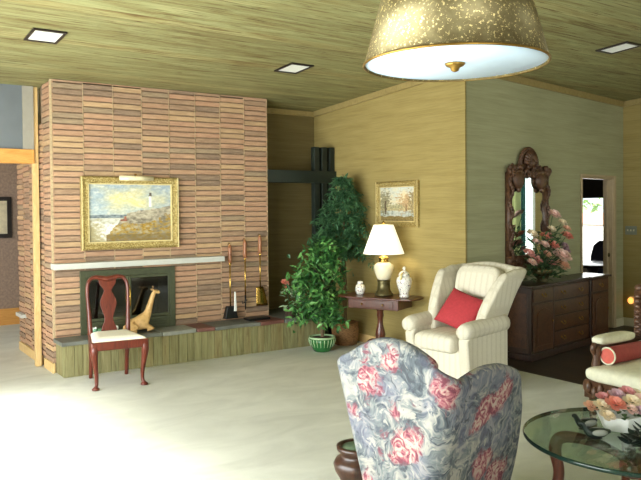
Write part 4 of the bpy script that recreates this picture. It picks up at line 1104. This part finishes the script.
# ---------------------------------------------------------------- SETTEE
st = thing('settee', 'carved wood settee with ivory seat at the right edge', 'settee', (4.36, 3.07, 0))
Wd, Dp = 1.60, .66                       # runs toward -y, depth along +x ; front faces -x
m = MB(); m.box(.02, Dp, -Wd, 0, .31, .43)
for k in range(34): m.ell((.012, -.04-k*.046, .37 + .014*(-1)**k), (.022,.026,.045), 8, 6)
for k in range(12): m.ell((.05+k*.052, .006, .37 + .014*(-1)**k), (.026,.02,.045), 8, 6)
m.obj('apron', 'carved', st, True)
m = MB(); cushion(m, Dp/2, -Wd/2, .478, Dp/2+.005, Wd/2+.005, .055, .12, .02, None, 44, 14); m.obj('seat', 'settee_fabric', st, True)
for x, y in ((.05,-.05), (.05,-Wd+.05), (Dp-.04,-.05), (Dp-.04,-Wd+.05)):
    m = MB(); m.lathe([(.018,0),(.026,.015),(.02,.05),(.03,.12),(.02,.16),(.032,.24),(.026,.31)], 14, (x, y, 0)); m.obj('leg', 'carved', st, True)
for y, s in ((-.03, 1), (-Wd+.03, -1)):
    m = MB(); m.lathe([(.03,.36),(.036,.42),(.024,.47),(.036,.53),(.024,.58),(.034,.62),(.03,.66)], 14, (.12, y, 0)); m.tube(spl([(.12,y,.65),(.09,y,.675),(.075,y,.64),(.10,y,.615)], 4), .018, 8); m.tube([(.12,y,.655),(Dp,y,.66)], .022, 10)
    for k in range(5): m.lathe([(.012,.50),(.018,.56),(.012,.65)], 10, (.22+k*.085, y, 0))
    m.box(.12, Dp, y-.02, y+.02, .42, .50)
    a = m.obj('arm', 'carved', st, True)
    m = MB(); cushion(m, .33, y, .70, .22, .055, .035, .45); m.obj('arm_pad', 'settee_fabric', a, True)
for y in (-.03, -Wd+.03):
    m = MB(); m.box(Dp-.02, Dp+.04, y-.032, y+.032, .30, 1.02); 
    for k in range(12): m.ell((Dp-.03, y, .56+k*.038), (.016,.03,.017), 8, 6)
    m.ell((Dp+.01, y, 1.04), (.04,.04,.03)); m.obj('back_post', 'carved', st, True)
m = MB(); m.box(Dp-.01, Dp+.03, -Wd+.06, -.06, .97, 1.04)
for k in range(24): m.ell((Dp-.015, -.09-k*.06, 1.02+.014*(-1)**k), (.02,.034,.03), 8, 6)
m.box(Dp-.01, Dp+.03, -Wd+.06, -.06, .50, .55); m.obj('top_rail', 'carved', st, True)
m = MB(); cushion(m, Dp-.005, -Wd/2, .76, .045, Wd/2-.07, .205, .14, 0, None, 40, 14); m.obj('back_pad', 'settee_fabric', st, True)
# bolster against the far arm
bl = thing('bolster', 'rose velvet bolster with cream piping on the settee', 'bolster', (4.50, 2.965, .600))
m = MB(); lp = []
for x, r in ((0,.056),(.02,.061),(.24,.062),(.42,.061),(.44,.056)): lp.append([(x, r*math.cos(2*PI*k/28), r*math.sin(2*PI*k/28)) for k in range(28)])
m.ring(lp, True, False, False); m.obj('cover', 'rose_fabric', bl, True)
for x in (0, .44):
    m = MB(); m.lathe([(.002,0),(.045,.0),(.057,.004),(.057,.008),(.002,.010)], 28, M=Matrix.Translation((x-.005,0,0)) @ Matrix.Rotation(PI/2, 4, 'Y')); m.obj('end_disc', 'coral_fabric', bl, True)
    m = MB(); m.tube([(x, .0585*math.cos(2*PI*k/32), .0585*math.sin(2*PI*k/32)) for k in range(33)], .006, 6); m.obj('piping', 'settee_fabric', bl, True)

# ---------------------------------------------------------------- GLASS TABLE and what stands on it
gx, gy, gz, gr = 3.50, 2.15, .43, .57
gt = thing('glass_coffee_table', 'round green glass coffee table on curved wooden legs', 'table', (gx, gy, 0))
m = MB(); m.lathe([(.002,gz-.024),(gr-.006,gz-.024),(gr-.006,gz),(.002,gz)], 96); m.obj('glass_top', 'table_glass', gt)
m = MB(); 
lp = [[((gr+q)*math.cos(2*PI*k/96), (gr+q)*math.sin(2*PI*k/96), z) for k in range(96)] for q, z in ((-.006,gz-.024),(0,gz-.019),(.002,gz-.009),(0,gz-.004),(-.006,gz))]
m.ring(lp, True, False, False); m.obj('glass_rim', 'glass_edge', gt, True)
for k in range(4):
    a = math.radians(38) + k*PI/2; c, s = math.cos(a), math.sin(a)
    m = MB(); m.tube(spl([(.36*c,.36*s,0),(.40*c,.40*s,.05),(.38*c,.38*s,.2),(.40*c,.40*s,.33),(.36*c,.36*s,.395),(.22*c,.22*s,.385),(.08*c,.08*s,.33),(.03*c,.03*s,.27)], 6), interp([.028,.03,.03,.034,.034,.028,.024,.022], 6), 12, .8)
    m.obj('leg', 'table_wood', gt, True)
m = MB(); m.lathe([(.06,.22),(.075,.24),(.075,.28),(.05,.31)], 20); m.obj('hub', 'table_wood', gt, True)
m = MB()
for k in range(4):
    a = math.radians(38) + k*PI/2; m.lathe([(.02,.40),(.022,.4055)], 16, (.36*math.cos(a), .36*math.sin(a), 0))
m.obj('rubber_pad', 'black', gt, True)
# planter of flowers
pb = thing('flower_box', 'white angular planter of pink and cream roses on the glass table', 'flowers', (3.575, 2.265, gz+.001), math.radians(-20))
m = MB(); r6 = lambda R, z: [(R*math.cos(PI/3*k+.2), R*.8*math.sin(PI/3*k+.2), z) for k in range(6)]
m.ring([r6(.115,0), r6(.155,.085), r6(.14,.086), r6(.11,.03)]); m.obj('planter', 'white', pb, bevel=.003)
ct = {}; rg = random.Random(4)
hd = [(-.085,-.06,.155,.06,'coral'),(-.14,-.02,.14,.05,'cream'),(.02,-.06,.16,.055,'cream'),(.085,-.05,.155,.06,'blush'),(.15,-.02,.135,.05,'peach'),(-.03,.0,.185,.05,'mauve'),(-.09,.04,.165,.045,'rose'),(.05,.02,.19,.05,'rose'),(.12,.05,.165,.05,'cream'),
      (-.16,.05,.12,.045,'peach'),(0,.08,.15,.05,'pink'),(-.145,-.07,.10,.045,'cream'),(.03,-.11,.125,.04,'mauve'),(.17,.05,.12,.045,'mauve'),(-.02,-.10,.13,.04,'blush'),(.11,-.1,.12,.045,'mauve')]
for x, y, z, r, c in hd: mb = MB(); bloom(mb, (x, y, z), r, 20, up=(0,-.5,.8)); mb.obj('bloom', 'f_'+c, pb)
m = MB()
for k in range(110):
    a = rg.uniform(0, 2*PI); r = rg.uniform(.03,.15); m.leaf((r*math.cos(a), r*.8*math.sin(a), rg.uniform(.085,.14)), (math.cos(a), math.sin(a), rg.uniform(-.1,.8)), .03, rg.uniform(.04,.07), .4)
m.obj('greenery', 'bouquet_leaf', pb)
# dark leafy garlands lying on the glass
def garland(label, loc, n, sx, sy, seed):
    t = thing('leaf_spray', label, 'foliage', (loc[0], loc[1], gz+.001), 0, None)
    r = random.Random(seed); m = MB()
    for k in range(n):
        p = Vector((r.uniform(-sx,sx), r.uniform(-sy,sy), r.uniform(.006,.055)))
        m.leaf(p, (r.uniform(-1,1), r.uniform(-1,1), r.uniform(.0,.5)), .035, r.uniform(.05,.09), .15)
    m.obj('leaves', 'dark_leaf', t)
    m = MB(); m.tube(spl([(-sx,0,.012),(0,sy*.3,.016),(sx,-sy*.2,.012)], 5), .005, 6); m.obj('stem', 'trunk', t, True)
    return t
garland('dark glossy leaf spray on the glass in front of the white planter', (3.47, 1.99), 150, .18, .08, 2)
# two small bird figurines
def duck(label, loc, rz):
    t = thing('duck_figurine', label, 'figurine', (loc[0], loc[1], gz+.001), rz, 'dark duck figurines on the glass table')
    skin('body', 'dark_leaf', [(0,0,.028),(-.045,0,.032),(-.085,0,.042),(.035,0,.032),(.055,0,.06),(.068,0,.085),(.09,0,.082)], [(0,1),(1,2),(0,3),(3,4),(4,5),(5,6)], [.027,.024,.008,.022,.014,.017,.007], t)
    m = MB(); m.ell((0,0,.004),(.04,.026,.004)); m.obj('base', 'black', t, True)
    for s in (-1, 1):
        m = MB(); m.ell((-.02, s*.024, .036), (.042,.01,.018), 12, 8); m.obj('wing', 'slate_pale', t, True)
    return t
duck('dark duck figurine with pale wings left of the white planter, nearer the floral chair', (3.30, 2.25), 2.5)
duck('dark duck figurine with pale wings left of the white planter, tucked against it', (3.40, 2.38), 2.9)

# ---------------------------------------------------------------- PENDANT and ceiling lights
R0 = Vector((math.cos(math.radians(34.6)), -math.sin(math.radians(34.6)), 0))
pc = Vector((1.674, 1.652, 2.115))
pd = thing('pendant_lamp', 'gold flecked drum pendant lamp hanging near the camera', 'lamp', pc)
pd.rotation_mode = 'QUATERNION'; pd.rotation_quaternion = Matrix.Rotation(-math.radians(0.0), 3, Vector((-R0.y, R0.x, 0)) ).to_quaternion()
rb0, rt0, hh = .295, .205, .34
m = MB(); m.lathe([(rb0,0),(rt0,hh),(rt0-.004,hh),(rb0-.004,0)], 72, cap=False); m.bm.verts.ensure_lookup_table()
for i in range(72): m.face([m.bm.verts[3*72+i], m.bm.verts[3*72+(i+1)%72], m.bm.verts[(i+1)%72], m.bm.verts[i]])
m.obj('shade', 'goldfleck', pd, True)
m = MB(); m.tube([(rb0*math.cos(2*PI*k/72), rb0*math.sin(2*PI*k/72), .002) for k in range(73)], .004, 6); m.obj('rim', 'brass_dull', pd, True)
m = MB(); m.lathe([(.002,.006),(rb0-.005,.006),(rb0-.005,.012),(.002,.012)], 64); m.obj('diffuser', 'diffuser', pd, True)
m = MB(); m.lathe([(.004,-.022),(.012,-.018),(.016,-.008),(.028,-.003),(.034,.005)], 20); m.obj('finial', 'brass_dull', pd, True)
m = MB(); m.lathe([(.002,hh-.02),(rt0-.005,hh-.02),(rt0-.005,hh-.015),(.002,hh-.015)], 48); m.obj('top_disc', 'diffuser', pd, True)
top_z = zc(pc.y) - pc.z
m = MB(); m.tube([(0,0,hh-.016),(0,0,hh+.1)], .02, 10); m.obj('socket_cap', 'brass_dull', pd, True)
inv = pd.rotation_quaternion.inverted(); e = inv @ Vector((0, 0, top_z-.02)); s0 = Vector((0,0,hh+.09))
m = MB(); m.tube([s0, (s0+e)/2, e], .006, 8); m.obj('chain', 'brass_dull', pd, True)
m = MB(); m.lathe([(.06,0),(.06,-.012),(.03,-.03),(.01,-.035)], 24, e + inv @ Vector((0,0,.015))); m.obj('canopy', 'brass_dull', pd, True)
def clight(cx, cy, label):
    t = thing('ceiling_light', label, 'ceiling light', (cx, cy, zc(cy)-.001), 0, None, rot=(-math.atan(SL), 0, 0))
    a, b = .132, .172; m = MB()
    m.box(-a, a, -b, -b+.028, -.016, 0); m.box(-a, a, b-.028, b, -.016, 0); m.box(-a, -a+.022, -b+.028, b-.028, -.016, 0); m.box(a-.022, a, -b+.028, b-.028, -.016, 0)
    m.obj('frame', 'picture_dark', t, bevel=.003)
    m = MB(); m.box(-a+.022, a-.022, -b+.028, b-.028, -.008, -.001); m.obj('diffuser', 'lightpanel', t)
clight(1.472, 6.075, 'square recessed ceiling light above the left end of the fireplace')
clight(3.895, 6.10, 'square recessed ceiling light above the right end of the fireplace')
clight(6.38, 4.08, 'square recessed ceiling light in the shaded ceiling right of the pendant')
# ---------------------------------------------------------------- LIGHT
w = bpy.data.worlds.new('sky'); SC.world = w; w.use_nodes = True
bg = w.node_tree.nodes['Background']; bg.inputs[0].default_value = (.86, .95, 1.0, 1); bg.inputs[1].default_value = 2.2
def area(name, loc, target, sx, sy, power, col):
    l = bpy.data.lights.new(name, 'AREA'); l.shape = 'RECTANGLE'; l.size = sx; l.size_y = sy; l.energy = power; l.color = col
    o = bpy.data.objects.new(name, l); COL.objects.link(o); o.location = loc
    o.rotation_euler = (Vector(target) - Vector(loc)).to_track_quat('-Z', 'Y').to_euler(); return o
# daylight entering through the patio doors, the picture window and the right-hand window, plus added fill lamps
area('daylight_patio', (XL-.35, (W1[0]+W1[1])/2, 1.4), (2.5, 4.3, 1.25), 5.2, 2.4, 800, (.97, .985, 1.0))
area('daylight_picture', ((W2[0]+W2[1])/2, YB-.4, 1.6), (7.2, 4, 1.2), 2.3, 2.0, 150, (.95, 1.0, .95))
area('fill_front', ((W5[0]+W5[1])/2, YB-.3, 1.5), (1.6, 5, 1.2), 1.5, 2.0, 170, (1, 1, 1))  # added frontal fill from behind the camera, through the added window
area('daylight_right', (XR+.5, (W3[0]+W3[1])/2, 1.5), (7, 4.2, .8), 1.5, 1.9, 12, (.95, 1.0, .95))
area('daylight_dining', (XD+.6, 7.8, 1.6), (9.5, 7, .7), 1.7, 1.3, 60, (1, 1, 1))
area('fill_hall', (-.6, 9.6, 2.0), (1.5, 10.5, 1.0), 1.5, 1.5, 55, (1, .96, .92))  # added lamp inside the windowless hall, brightens its wall
l = bpy.data.lights.new('sun', 'SUN'); l.energy = 22; l.angle = .3; l.color = (1, .97, .93)
o = bpy.data.objects.new('sun', l); COL.objects.link(o); o.rotation_euler = Vector((.87, .12, -.85)).to_track_quat('-Z', 'Y').to_euler()
l = bpy.data.lights.new('lamp_bulb', 'POINT'); l.energy = 6; l.color = (1, .82, .52); l.shadow_soft_size = .05
o = bpy.data.objects.new('lamp_bulb', l); COL.objects.link(o); o.location = (LP[0], LP[1], LP[2]+.62)

# ---------------------------------------------------------------- CAMERA
psi, pit, rho = math.radians(34.6), .0199, .0085
F = Vector((math.sin(psi)*math.cos(pit), math.cos(psi)*math.cos(pit), -math.sin(pit)))
Rr = Vector((math.cos(psi), -math.sin(psi), 0)); U = Rr.cross(F)
r_ = Rr*math.cos(rho) - U*math.sin(rho); u_ = U*math.cos(rho) + Rr*math.sin(rho)
cam = bpy.data.cameras.new('camera'); co = bpy.data.objects.new('camera', cam); COL.objects.link(co)
Mx = Matrix((( r_.x, u_.x, -F.x, 0), (r_.y, u_.y, -F.y, 0), (r_.z, u_.z, -F.z, 1.65), (0,0,0,1)))
co.matrix_world = Mx
cam.sensor_fit = 'HORIZONTAL'; cam.sensor_width = 36; cam.lens = 36*710/641; cam.shift_y = -16/641; cam.clip_start = .05
SC.camera = co
SC.view_settings.view_transform = 'Standard'; SC.view_settings.look = 'None'; SC.view_settings.gamma = 1; SC.view_settings.exposure = -0.4; SC.view_settings.use_curve_mapping = False
SC.cycles.max_bounces = 8; SC.cycles.diffuse_bounces = 5; SC.cycles.transparent_max_bounces = 12; SC.cycles.sample_clamp_indirect = 6; SC.cycles.use_denoising = True
SC.cycles.caustics_reflective = False; SC.cycles.caustics_refractive = False
bpy.context.view_layer.update()
